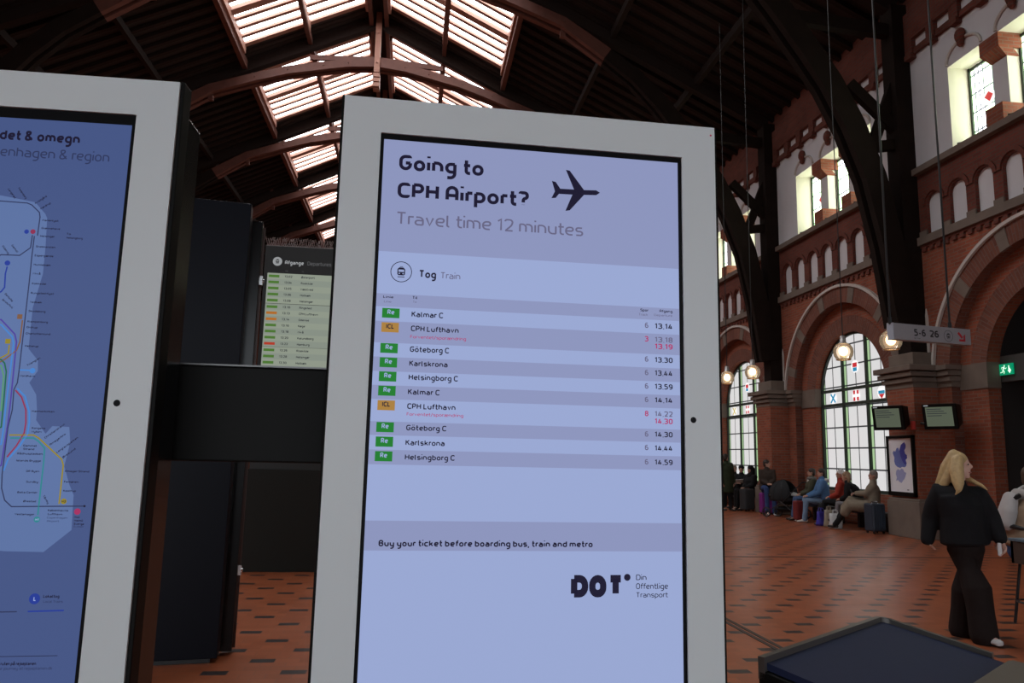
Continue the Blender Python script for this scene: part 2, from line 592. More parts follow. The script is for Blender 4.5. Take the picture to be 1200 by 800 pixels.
def floor_mat():
    m = bpy.data.materials.new('red_floor_tile')
    m.use_nodes = True
    nt = m.node_tree
    p = nt.nodes['Principled BSDF']
    pos = nt.nodes.new('ShaderNodeTexCoord').outputs['Object']
    sp = nt.nodes.new('ShaderNodeSeparateXYZ')
    nt.links.new(pos, sp.inputs[0])
    X, Y = sp.outputs[0], sp.outputs[1]
    zone = nmath(nt, 'GREATER_THAN', X, 1.0)
    Ys = nmath(nt, 'ADD', nmath(nt, 'SUBTRACT', Y, 5.997), nmath(nt, 'MULTIPLY', zone, .152))
    jr = nmath(nt, 'DIVIDE', Ys, .1017)
    j = nmath(nt, 'FLOOR', jr)
    fj = nmath(nt, 'SUBTRACT', jr, j)
    k = nmath(nt, 'DIVIDE', j, 3.0)
    kf = nmath(nt, 'FLOOR', k)
    row = nmath(nt, 'LESS_THAN', nmath(nt, 'SUBTRACT', k, kf), .1)
    par = nmath(nt, 'FLOORED_MODULO', kf, 2.0)
    xr = nmath(nt, 'DIVIDE', nmath(nt, 'SUBTRACT', nmath(nt, 'ADD', X, 1.125), nmath(nt, 'MULTIPLY', par, .27)), .54)
    fx = nmath(nt, 'FRACT', xr)
    dark = nmath(nt, 'MULTIPLY', row, nmath(nt, 'LESS_THAN', fx, .33))
    # joints
    rowpar = nmath(nt, 'MULTIPLY', nmath(nt, 'FLOORED_MODULO', j, 2.0), .09)
    tr = nmath(nt, 'DIVIDE', nmath(nt, 'ADD', nmath(nt, 'ADD', X, 1.125), rowpar), .18)
    ft = nmath(nt, 'FRACT', tr)
    jx = nmath(nt, 'LESS_THAN', ft, .035)
    jy = nmath(nt, 'LESS_THAN', fj, .06)
    joint = nmath(nt, 'MAXIMUM', jx, jy)
    wn = nt.nodes.new('ShaderNodeTexWhiteNoise')
    wn.noise_dimensions = '2D'
    cb = nt.nodes.new('ShaderNodeCombineXYZ')
    nt.links.new(nmath(nt, 'FLOOR', tr), cb.inputs[0])
    nt.links.new(j, cb.inputs[1])
    nt.links.new(cb.outputs[0], wn.inputs['Vector'])
    red = nmix(nt, wn.outputs['Value'], FLOOR_A, FLOOR_B)
    nz = nt.nodes.new('ShaderNodeTexNoise')
    nz.inputs['Scale'].default_value = .7
    nz.inputs['Detail'].default_value = 6
    nt.links.new(pos, nz.inputs['Vector'])
    red = nmix(nt, nmath(nt, 'MULTIPLY', nz.outputs['Fac'], .5), red, (.13, .055, .035))
    c = nmix(nt, dark, red, (.035, .026, .025))
    c = nmix(nt, nmath(nt, 'MULTIPLY', joint, .35), c, (.12, .09, .075))
    nt.links.new(c, p.inputs['Base Color'])
    rg = nmath(nt, 'MULTIPLY_ADD', nz.outputs['Fac'], .16, .25)
    nt.links.new(rg, p.inputs['Roughness'])
    p.inputs['Specular IOR Level'].default_value = .65
    bp = nt.nodes.new('ShaderNodeBump')
    bp.inputs['Strength'].default_value = .25
    bp.inputs['Distance'].default_value = .004
    nt.links.new(nmath(nt, 'SUBTRACT', wn.outputs['Value'], joint), bp.inputs['Height'])
    nt.links.new(bp.outputs['Normal'], p.inputs['Normal'])
    return m


def pane_mat(name, strength, light_w=1.03, rows=.55, tint=(.93, .94, .97)):
    """leaded daylight glass: dark lead lines, greenish margins; UV is metres from the left corner of the glass"""
    m = bpy.data.materials.new(name)
    m.use_nodes = True
    nt = m.node_tree
    p = nt.nodes['Principled BSDF']
    uv = nt.nodes.new('ShaderNodeTexCoord').outputs['UV']
    sp = nt.nodes.new('ShaderNodeSeparateXYZ')
    nt.links.new(uv, sp.inputs[0])
    fu = nmath(nt, 'MULTIPLY', nmath(nt, 'FRACT', nmath(nt, 'DIVIDE', sp.outputs[0], light_w)), light_w)
    fv = nmath(nt, 'MULTIPLY', nmath(nt, 'FRACT', nmath(nt, 'DIVIDE', sp.outputs[1], rows)), rows)
    ln = nmath(nt, 'LESS_THAN', fv, .04)
    for g in (.13, light_w*.5, light_w-.13):
        ln = nmath(nt, 'MAXIMUM', ln, nmath(nt, 'LESS_THAN', nmath(nt, 'ABSOLUTE', nmath(nt, 'SUBTRACT', fu, g)), .018))
    edge = nmath(nt, 'GREATER_THAN', nmath(nt, 'ABSOLUTE', nmath(nt, 'SUBTRACT', fu, light_w*.5)), light_w*.5-.13)
    nz = nt.nodes.new('ShaderNodeTexNoise')
    nz.inputs['Scale'].default_value = 1.1
    nt.links.new(uv, nz.inputs['Vector'])
    base = nmix(nt, nz.outputs['Fac'], tint, (.98, .9, .92))
    c = nmix(nt, edge, base, (.50, .74, .40))
    c = nmix(nt, ln, c, (.03, .035, .04))
    nt.links.new(c, p.inputs['Emission Color'])
    p.inputs['Emission Strength'].default_value = strength
    p.inputs['Base Color'].default_value = (.05, .05, .05, 1)
    p.inputs['Roughness'].default_value = .3
    return m


FLOOR_A, FLOOR_B = (.37, .090, .030), (.46, .120, .043)
M_floor = floor_mat()
M_brick = brick_mat('red_brick', (.30, .085, .045), (.22, .06, .034), (.21, .12, .085))
M_vous = brick_mat('arch_brick', (.20, .075, .048), (.14, .05, .035), (.16, .1, .08), w=.36, h=.085)
M_stone = mat('grey_brown_stone', (.16, .125, .10), .8, vary=.3, vscale=3)
M_plaster = mat('grey_white_plaster', (.62, .62, .64), .8, vary=.06, vscale=2)
M_cream = mat('cream_plaster', (.74, .70, .56), .8)
M_pale = mat('pale_moulding', (.52, .48, .44), .7)
M_dbrick = brick_mat('dark_red_brick', (.16, .042, .028), (.12, .032, .022), (.1, .06, .045))
M_timber = mat('shaded_dark_timber', (.014, .009, .007), .8, vary=.4, vscale=3, spec=.1)  # dark roof timber, with the shade away from the skylights in its colour
M_roofwood = mat('skylit_red_timber', (.11, .040, .028), .65, vary=.35, vscale=4)  # same timber near the skylights, their light put into a redder colour
M_boards = mat('dark_roof_boards', (.02, .012, .010), .8, vary=.4, vscale=2)
M_joist = mat('roof_joist_wood', (.017, .010, .008), .75, spec=.2)
M_bar = mat('skylight_bar_paint', (.33, .165, .12), .55)
M_iron = mat('black_iron', (.015, .015, .016), .45)
M_black = mat('black_powder_coat', (.006, .006, .0055), .5, spec=.12)
M_sideblack = mat('glossy_black_panel', (.005, .005, .006), .2, spec=.3)
M_navy = mat('navy_black_panel', (.005, .006, .012), .4, spec=.12)
M_chrome = mat('chrome', (.7, .7, .7), .2, 1)
M_frame = mat('white_glass_frame', (.74, .80, .81), .35, spec=.3)
M_bezel = mat('black_bezel', (.004, .004, .005), .4, spec=.08)
M_lead = mat('dark_window_bar', (.03, .045, .035), .6)
M_wallplain = brick_mat('plain_red_brick', (.28, .08, .045), (.2, .06, .034), (.2, .12, .085))
M_dark = mat('dark_wall_surface', (.03, .028, .027), .8)  # one very dark base colour for the surfaces behind the wall

# picture content of the two screens, in metres on each screen
MAIN_TEXT = [('Going to', -0.2803, 2.1174, 0.0327, 0.1726, 2, 'ink'), ('CPH Airport?', -0.2809, 2.0586, 0.0328, 0.2691, 2, 'ink'), ('Travel time 12 minutes', -0.2812, 2.0031, 0.0264, 0.3854, 0, 'grey'), ('Tog', -0.2313, 1.8962, 0.0159, 0.0343, 2, 'ink'), ('Train', -0.1884, 1.8966, 0.0133, 0.0399, 0, 'grey'), ('Linie', -0.2992, 1.8513, 0.0049, 0.02, 1, 'ink'), ('Line', -0.2972, 1.8423, 0.0043, 0.0142, 0, 'grey'), ('Til', -0.2423, 1.8521, 0.0059, 0.0101, 1, 'ink'), ('To', -0.2409, 1.8443, 0.0043, 0.0074, 0, 'grey'), ('Spor', 0.2269, 1.851, 0.0057, 0.0174, 1, 'ink'), ('Track', 0.2234, 1.8418, 0.0051, 0.0197, 0, 'grey'), ('Afgang', 0.2682, 1.851, 0.0057, 0.0282, 1, 'ink'), ('Departure', 0.2565, 1.8424, 0.0046, 0.0398, 0, 'grey'), ('Kalmar C', -0.2424, 1.8159, 0.0114, 0.0622, 1, 'ink'), ('CPH Lufthavn', -0.2425, 1.7874, 0.0113, 0.0943, 1, 'ink'), ('Göteborg C', -0.2427, 1.7461, 0.0112, 0.0767, 1, 'ink'), ('Karlskrona', -0.2428, 1.7183, 0.0111, 0.0751, 1, 'ink'), ('Helsingborg C', -0.2429, 1.6911, 0.0111, 0.0963, 1, 'ink'), ('Kalmar C', -0.243, 1.6625, 0.011, 0.0614, 1, 'ink'), ('CPH Lufthavn', -0.2432, 1.6346, 0.011, 0.0937, 1, 'ink'), ('Göteborg C', -0.2434, 1.5932, 0.0108, 0.0774, 1, 'ink'), ('Karlskrona', -0.2435, 1.5647, 0.0108, 0.0754, 1, 'ink'), ('Helsingborg C', -0.2436, 1.5371, 0.0108, 0.0957, 1, 'ink'), ('Forventet/sporændring', -0.2431, 1.7732, 0.0064, 0.1099, 0, 'red'), ('Forventet/sporændring', -0.2436, 1.6215, 0.0063, 0.1098, 0, 'red'), ('13.14', 0.2575, 1.8157, 0.0114, 0.0391, 1, 'ink'), ('13.18', 0.2573, 1.7875, 0.0112, 0.039, 1, 'grey'), ('13.19', 0.2572, 1.7733, 0.0112, 0.0389, 1, 'red'), ('13.30', 0.257, 1.7453, 0.0112, 0.0388, 1, 'ink'), ('13.44', 0.2568, 1.7179, 0.0112, 0.0387, 1, 'ink'), ('13.59', 0.2566, 1.6902, 0.0111, 0.0386, 1, 'ink'), ('14.14', 0.2564, 1.6625, 0.011, 0.0385, 1, 'ink'), ('14.22', 0.2562, 1.6345, 0.0109, 0.0384, 1, 'grey'), ('14.30', 0.2561, 1.6197, 0.011, 0.0383, 1, 'red'), ('14.30', 0.2559, 1.593, 0.0109, 0.0382, 1, 'ink'), ('14.44', 0.2557, 1.5654, 0.0108, 0.0381, 1, 'ink'), ('14.59', 0.2555, 1.5373, 0.0108, 0.038, 1, 'ink'), ('6', 0.2366, 1.8163, 0.0114, 0.0075, 1, 'grey'), ('3', 0.2364, 1.7881, 0.0113, 0.0076, 1, 'red'), ('6', 0.2362, 1.746, 0.0112, 0.0075, 1, 'grey'), ('6', 0.2361, 1.7182, 0.0111, 0.0074, 1, 'grey'), ('6', 0.2359, 1.6905, 0.0111, 0.0075, 1, 'grey'), ('6', 0.2358, 1.663, 0.011, 0.0074, 1, 'grey'), ('8', 0.2356, 1.6345, 0.011, 0.0074, 1, 'red'), ('6', 0.2354, 1.5932, 0.0109, 0.0074, 1, 'grey'), ('6', 0.2353, 1.5662, 0.0108, 0.0073, 1, 'grey'), ('6', 0.2351, 1.5377, 0.0107, 0.0074, 1, 'grey'), ('Buy your ticket before boarding bus, train and metro', -0.2858, 1.3756, 0.0119, 0.4139, 2, 'ink'), ('DOT', 0.0852, 1.2811, 0.042, 0.1062, 4, 'ink'), ('Din', 0.216, 1.3133, 0.0106, 0.0213, 0, 'ink'), ('Offentlige', 0.2159, 1.2963, 0.0111, 0.0654, 0, 'ink'), ('Transport', 0.2159, 1.2805, 0.0098, 0.0646, 0, 'ink')]
BADGES = [('Re', -0.2998, -0.2659, 1.8119, 1.8312), ('ICL', -0.2999, -0.2661, 1.7833, 1.8027), ('Re', -0.3, -0.2663, 1.7422, 1.7615), ('Re', -0.3, -0.2664, 1.7141, 1.7334), ('Re', -0.3001, -0.2666, 1.6866, 1.7059), ('Re', -0.3001, -0.2668, 1.6588, 1.6781), ('ICL', -0.3002, -0.2669, 1.6307, 1.6499), ('Re', -0.3003, -0.2671, 1.5887, 1.6079), ('Re', -0.3003, -0.2673, 1.561, 1.5802), ('Re', -0.3004, -0.2675, 1.5334, 1.5525)]
BANDS = [1.946, 1.8603, 1.8343, 1.8052, 1.7624, 1.7344, 1.7064, 1.6791, 1.652, 1.6091, 1.5829, 1.5553, 1.5274, 1.4228, 1.3679]
PLANE_ICON = [(0.0363, 2.1185), (0.0444, 2.1168), (0.0543, 2.1028), (0.0837, 2.1033), (0.0659, 2.1451), (0.0741, 2.144), (0.1052, 2.1037), (0.1314, 2.1051), (0.1396, 2.1004), (0.1314, 2.0945), (0.1053, 2.0931), (0.075, 2.0574), (0.0658, 2.0556), (0.0804, 2.0918), (0.0516, 2.0914), (0.0448, 2.0821), (0.0357, 2.0809), (0.0429, 2.0961)]
MISC = {'icon': (-0.2663, 1.9058), 'icon_r': 0.0212, 'dot': (0.1981, 1.3186), 'dot_r': 0.0066, 'hole': (0.3372, 1.6294)}
MAP_LINES = {'slate': [[(-0.1342, 2.011), (0.0903, 2.0044), (0.1371, 2.0032), (0.1455, 2.0), (0.1608, 1.9861), (0.1629, 1.977), (0.1623, 1.9411)], [(0.1532, 1.9406), (0.1526, 1.9165), (0.135, 1.9008), (0.1025, 1.9005), (-0.0611, 1.796)], [(0.1569, 1.9391), (0.1568, 1.8994), (0.1577, 1.8503), (0.1587, 1.6838), (0.1583, 1.6618), (0.1538, 1.6492), (0.1552, 1.612), (0.1515, 1.581), (0.1513, 1.4958), (0.1533, 1.4718), (0.1608, 1.4509), (0.1736, 1.4398), (0.2978, 1.4425)], [(-0.0321, 1.2758), (0.1775, 1.259), (0.2028, 1.2595)]], 'purple': [[(-0.1031, 1.7874), (0.1169, 1.7775), (0.1436, 1.7514), (0.1482, 1.7372), (0.1492, 1.6898), (0.1505, 1.6273), (0.1506, 1.5887), (0.1479, 1.5123), (-0.0105, 1.4203)]], 'azure': [[(-0.1018, 1.778), (0.118, 1.7679), (0.1397, 1.7464), (0.1434, 1.7339), (0.1436, 1.6739), (0.1435, 1.6116), (0.1442, 1.5808), (0.1435, 1.5502), (-0.0155, 1.457)], [(0.1595, 1.6509), (0.1743, 1.6374), (0.1847, 1.6097), (0.187, 1.5896), (0.1863, 1.5696), (0.1756, 1.5479), (0.1582, 1.5231), (0.1533, 1.5034)], [(0.16, 1.6854), (0.1777, 1.6853)]], 'orange': [[(0.154, 1.7774), (0.1541, 1.7374), (0.15, 1.7214), (0.1327, 1.705), (0.1259, 1.7), (-0.035, 1.6021)]], 'yellow': [[(0.1364, 1.7304), (0.1367, 1.7146), (0.1292, 1.7096), (0.1251, 1.7071), (-0.0359, 1.6089)], [(0.156, 1.5666), (0.1967, 1.5675), (0.2061, 1.5624), (0.2497, 1.5251), (0.2537, 1.5145), (0.2537, 1.4463)]], 'green': [[(-0.093, 1.7141), (0.1255, 1.7032), (0.1321, 1.6971), (0.1369, 1.6815), (0.1388, 1.627), (0.1399, 1.5807), (-0.0194, 1.4866)]], 'lime': [[(-0.0915, 1.7033), (0.1268, 1.6922), (0.1334, 1.6736), (0.1363, 1.6114), (-0.0234, 1.5163)]], 'crimson': [[(0.1569, 1.6477), (0.1686, 1.6356), (0.1785, 1.6126), (0.1811, 1.5895), (0.1803, 1.571), (0.1698, 1.5478), (0.1562, 1.5277)]], 'teal': [[(0.1581, 1.5612), (0.1973, 1.5622), (0.2068, 1.5563), (0.2183, 1.5443), (0.2194, 1.5214), (0.2197, 1.4264)]], 'cobalt': [[(0.1156, 1.8777), (0.1141, 1.8646), (0.1157, 1.8386), (0.1107, 1.8303), (-0.052, 1.7281)], [(0.222, 1.2599), (0.2806, 1.2616)]], 'ink': [[(-0.0218, 1.2022), (0.1863, 1.1845), (0.2787, 1.1856)]]}
MAP_LAND = [(-0.1585, 2.0273), (0.089, 2.0155), (0.151, 2.0057), (0.1718, 1.9834), (0.1757, 1.9752), (0.1787, 1.9204), (0.1799, 1.8677), (0.1691, 1.8021), (0.1703, 1.7253), (0.189, 1.7038), (0.1911, 1.6849), (0.1788, 1.6625), (0.193, 1.641), (0.1975, 1.6131), (0.1981, 1.5946), (0.2169, 1.5704), (0.2272, 1.5845), (0.2567, 1.5837), (0.2611, 1.556), (0.2554, 1.513), (0.2677, 1.4798), (0.2768, 1.4618), (0.2796, 1.4003), (0.2362, 1.3614), (0.1711, 1.3623), (-0.0672, 1.3804)]
MAP_DOTS = [('cobalt', 0.1155, 1.8851, 3.5), ('crimson', 0.1536, 1.9478, 3.3), ('cobalt', 0.1423, 1.9472, 3.0), ('azure', 0.1822, 1.6846, 3.6), ('teal', 0.2192, 1.418, 3.8), ('yellow', 0.2614, 1.4504, 3.6), ('pink', 0.2866, 1.4327, 4.0), ('cobalt', 0.2305, 1.2814, 6.6), ('ink', 0.2978, 1.4425, 1.4)]
MAP_SQUARES = [('orange', 0.1487, 1.7844, 3.2), ('yellow', 0.1333, 1.7376, 3.2)]
MAP_TEXT = [('Hovedstadsområdet & omegn', -0.1294, 2.1265, 0.0202, 0.3485, 3, 'ink', 0), ('Copenhagen & region', 0.0342, 2.0933, 0.0195, 0.2424, 0, 'slate', 0), ('Marienlyst', 0.168, 1.9691, 0.004, 0.0289, 1, 'ink', 0), ('Grønnehave', 0.1682, 1.9536, 0.004, 0.0334, 1, 'ink', 0), ('Helsingør', 0.1676, 1.9381, 0.0039, 0.0258, 1, 'ink', 0), ('Snekkersten', 0.1623, 1.9174, 0.0039, 0.0348, 1, 'ink', 0), ('Espergærde', 0.1621, 1.9, 0.004, 0.0332, 1, 'ink', 0), ('Humlebæk', 0.1624, 1.8824, 0.004, 0.0301, 1, 'ink', 0), ('Nivå', 0.1628, 1.8653, 0.0039, 0.0135, 1, 'ink', 0), ('Kokkedal', 0.1632, 1.8462, 0.0039, 0.0254, 1, 'ink', 0), ('Rungsted Kyst', 0.1632, 1.8281, 0.0039, 0.0404, 1, 'ink', 0), ('Vedbæk', 0.1637, 1.8108, 0.0039, 0.0209, 1, 'ink', 0), ('Skodsborg', 0.163, 1.7938, 0.0039, 0.0298, 1, 'ink', 0), ('Klampenborg', 0.1633, 1.7741, 0.0038, 0.0357, 1, 'ink', 0), ('Ordrup', 0.163, 1.7633, 0.0038, 0.0193, 1, 'ink', 0), ('Charlottenlund', 0.1628, 1.7516, 0.0039, 0.0431, 1, 'ink', 0), ('Hellerup', 0.164, 1.7283, 0.0038, 0.0237, 1, 'ink', 0), ('Nordhavn', 0.1614, 1.6729, 0.0038, 0.0265, 1, 'ink', 0), ('Marmorkirken', 0.1892, 1.609, 0.0037, 0.0396, 1, 'ink', 0), ('Kongens', 0.1926, 1.5784, 0.0037, 0.0234, 1, 'ink', 0), ('Nytorv', 0.1933, 1.5719, 0.0037, 0.0176, 1, 'ink', 0), ('Gammel', 0.1816, 1.5465, 0.0037, 0.0233, 1, 'ink', 0), ('Strand', 0.1823, 1.5404, 0.0037, 0.0189, 1, 'ink', 0), ('Rådhuspladsen', 0.1731, 1.5321, 0.0037, 0.0435, 1, 'ink', 0), ('Islands Brygge', 0.173, 1.5197, 0.0036, 0.0421, 1, 'ink', 0), ('DR Byen', 0.1918, 1.5011, 0.0036, 0.0225, 1, 'ink', 0), ('Sundby', 0.1939, 1.4822, 0.0037, 0.0203, 1, 'ink', 0), ('Bella Center', 0.1809, 1.4635, 0.0036, 0.0339, 1, 'ink', 0), ('Ørestad', 0.1928, 1.448, 0.0036, 0.0216, 1, 'ink', 0), ('Vestamager', 0.181, 1.4251, 0.0036, 0.033, 1, 'ink', 0), ('Amager Strand', 0.258, 1.5024, 0.0036, 0.0417, 1, 'ink', 0), ('Femøren', 0.2585, 1.4834, 0.0036, 0.0248, 1, 'ink', 0), ('Kastrup', 0.2587, 1.4675, 0.0036, 0.0219, 1, 'ink', 0), ('Københavns', 0.2363, 1.4326, 0.0036, 0.0348, 1, 'ink', 0), ('Lufthavn', 0.237, 1.426, 0.0036, 0.0246, 1, 'ink', 0), ('Copenhagen', 0.2363, 1.4199, 0.0033, 0.0347, 0, 'slate', 0), ('Airport', 0.2369, 1.414, 0.0032, 0.0202, 0, 'slate', 0), ('Sweden', 0.2828, 1.4048, 0.0033, 0.0174, 0, 'slate', 0), ('To', 0.2142, 1.9447, 0.004, 0.0076, 1, 'ink', 0), ('Helsingborg', 0.215, 1.9372, 0.004, 0.029, 1, 'ink', 0), ('Mod', 0.2825, 1.4213, 0.0035, 0.0088, 2, 'ink', 0), ('Malmö', 0.2831, 1.4153, 0.0036, 0.0146, 2, 'ink', 0), ('Sverige', 0.283, 1.4093, 0.0036, 0.0175, 2, 'ink', 0), ('Kvistgård', 0.153, 2.0016, 0.0041, 0.0243, 1, 'ink', 40), ('Mørdrup', 0.1633, 1.9913, 0.004, 0.0213, 1, 'ink', 38), ('Fredensborg', 0.1176, 2.0308, 0.004, 0.0258, 1, 'ink', -52), ('Langerød', 0.0997, 2.028, 0.004, 0.0227, 1, 'ink', -52), ('Grønholt', 0.1183, 1.9189, 0.0039, 0.018, 1, 'ink', -50), ('Kildekrog', 0.1021, 1.9164, 0.004, 0.0194, 1, 'ink', -50), ('Christianshavn', 0.2179, 1.5611, 0.0037, 0.0411, 1, 'ink', 40), ('Amagerbro', 0.228, 1.5491, 0.0037, 0.0323, 1, 'ink', 40), ('Lergravsparken', 0.2412, 1.5356, 0.0037, 0.0441, 1, 'ink', 40), ('Øresund', 0.2524, 1.5267, 0.0036, 0.0264, 1, 'ink', 40), ('Tårnby', 0.2247, 1.4594, 0.0036, 0.0174, 1, 'ink', -55), ('Trianglen', 0.1725, 1.6922, 0.0037, 0.0266, 1, 'ink', 36), ('Gentofte', 0.1172, 1.8257, 0.0039, 0.0207, 1, 'ink', -45), ('Bernstorffsvej', 0.114, 1.8143, 0.0038, 0.0252, 1, 'ink', -38), ('Lokaltog', 0.2447, 1.2833, 0.0052, 0.0271, 2, 'ink', 0), ('Local Trains', 0.2457, 1.2747, 0.0046, 0.0328, 0, 'slate', 0), ('Find ruten på rejseplanen', 0.174, 1.1702, 0.0056, 0.0713, 3, 'ink', 0), ('Plan your journey at rejseplanen.dk', 0.1611, 1.1626, 0.005, 0.1117, 0, 'slate', 0), ('M1', 0.2165, 1.4159, 0.0039, 0.0063, 2, 'pale', 0), ('M2', 0.2578, 1.4484, 0.0039, 0.0073, 2, 'ink', 0), ('L', 0.2289, 1.2778, 0.0072, 0.0042, 3, 'pale', 0)]
MAP_PX = 0.0014

# ------------------------------------------------------------------ setting: floor, ceiling, walls
BAY, C0 = 6.55, 18.52                     # bay length along the hall, centre of the bay with the big lit window
WX = 11.2                                 # inner face of the right-hand wall
RX, RZ, SL = -1.985, 18.97, .486          # ridge position, ridge height, roof slope
LX = 2*RX-WX
YB, YE = -14, 62

mb = MB()
mb.box(LX-.4, WX+6, YB-12, YE, -.3, 0)
struct(mb.build('floor', M_floor))
mb = MB()
mb.box(3.06, 3.10, YB, 11.94, .0, .004)
mb.box(3.125, 3.165, YB, 11.94, .0, .004)
mb.box(3.06, WX, 11.94, 11.99, .0, .004)
struct(mb.build('trim_1', mat('floor_drain_channel', (.05, .042, .038), .5)), 'dark drainage channel strips let into the red floor')


def roof_z(x):
    return RZ-SL*abs(x-RX)


TRUSS_Y = [C0-BAY/2+BAY*k for k in range(-2, 7)]          # 2.1 ... 54.5
mb = MB()
for sg in (-1, 1):
    def strip(a, b, y0, y1, mi=0, lift=0):
        x0, x1 = RX+sg*a, RX+sg*b
        t = .12
        mb.prism([(x0, y0, roof_z(x0)+lift), (x1, y0, roof_z(x1)+lift), (x1, y0, roof_z(x1)+t+lift), (x0, y0, roof_z(x0)+t+lift)], (0, y1-y0, 0), mi)
    strip(0, .385, YB, YE)
    strip(4.94, 13.5, YB, YE)
    last = YB
    for ty in TRUSS_Y[:-1]:
        strip(.385, 4.94, last, ty+1.05)
        last = ty+5.65
    strip(.385, 4.94, last, YE)
    y = 2.4
    while y < YE-1:                                        # joists running up the slope
        ins = any(ty+.95 < y < ty+5.7 for ty in TRUSS_Y[:-1])
        for a, b in (((4.95, 13.2),) if ins else ((.4, 13.2),)):
            x0, x1 = RX+sg*a, RX+sg*b
            mb.prism([(x0, y-.07, roof_z(x0)-.02), (x1, y-.07, roof_z(x1)-.02), (x1, y-.07, roof_z(x1)-.16), (x0, y-.07, roof_z(x0)-.16)], (0, .14, 0), 1)
        y += .55
struct(mb.build('ceiling', [M_boards, M_joist]))
# purlins: long timbers under the boards, one object each
n = 0
for sg in (-1, 1):
    for r, w, h in ((.30, .16, .3), (2.62, .16, .22), (5.02, .18, .3), (7.83, .16, .22), (10.6, .16, .22)):
        x = RX+sg*r
        mb = MB()
        mb.box(x-w/2, x+w/2, 2.2, YE, roof_z(x)-.14-h, roof_z(x)-.10)
        n += 1
        struct(mb.build('roof_purlin', M_roofwood if r < 6 else M_joist), 'long timber purlin running along the underside of the roof')

# skylights
BARS_M = [M_bar]
M_roofglass = mat('skylight_glass', (.05, .05, .05), .3, emit=(.97, .98, 1), strength=GLASS_ROOF)
wn = 10
for k, ty in enumerate(TRUSS_Y[:-1]):
    for sg in (-1, 1):
        root = struct(thing('window_%d' % wn, None, None, (RX, ty+1.05, RZ)), 'slatted skylight in the %s roof slope' % ('left' if sg < 0 else 'right'))
        wn += 1
        fr, gl = MB(), MB()
        x0, x1 = RX+sg*.385, RX+sg*4.94
        y0, y1 = ty+1.05, ty+5.65
        gl.face([(x0, y0, roof_z(x0)+.1), (x1, y0, roof_z(x1)+.1), (x1, y1, roof_z(x1)+.1), (x0, y1, roof_z(x0)+.1)])
        org = root.location

        def bar(yc, w, h, up=.08):
            fr.prism([(x0, yc-w/2, roof_z(x0)+up), (x1, yc-w/2, roof_z(x1)+up), (x1, yc-w/2, roof_z(x1)+up-h), (x0, yc-w/2, roof_z(x0)+up-h)], (0, w, 0))
        for q in (0, 1, 2, 3, 4, 5, 6, 7, 8):
            yc = y0+.10+q*.55
            if q == 4:
                bar(yc, .34, .16)
            else:
                bar(yc, .17 if 0 < q < 8 else .22, .10)
        # divider and side curbs
        for r, w in ((.385+.05, .1), (2.62, .2), (4.94-.05, .1)):
            x = RX+sg*r
            fr.box(x-w/2, x+w/2, y0, y1, roof_z(x)-.28, roof_z(x)+.05)
        fr.build('frame', M_bar, root, org)
        gl.build('glass', M_roofglass, root, org, recalc=False)

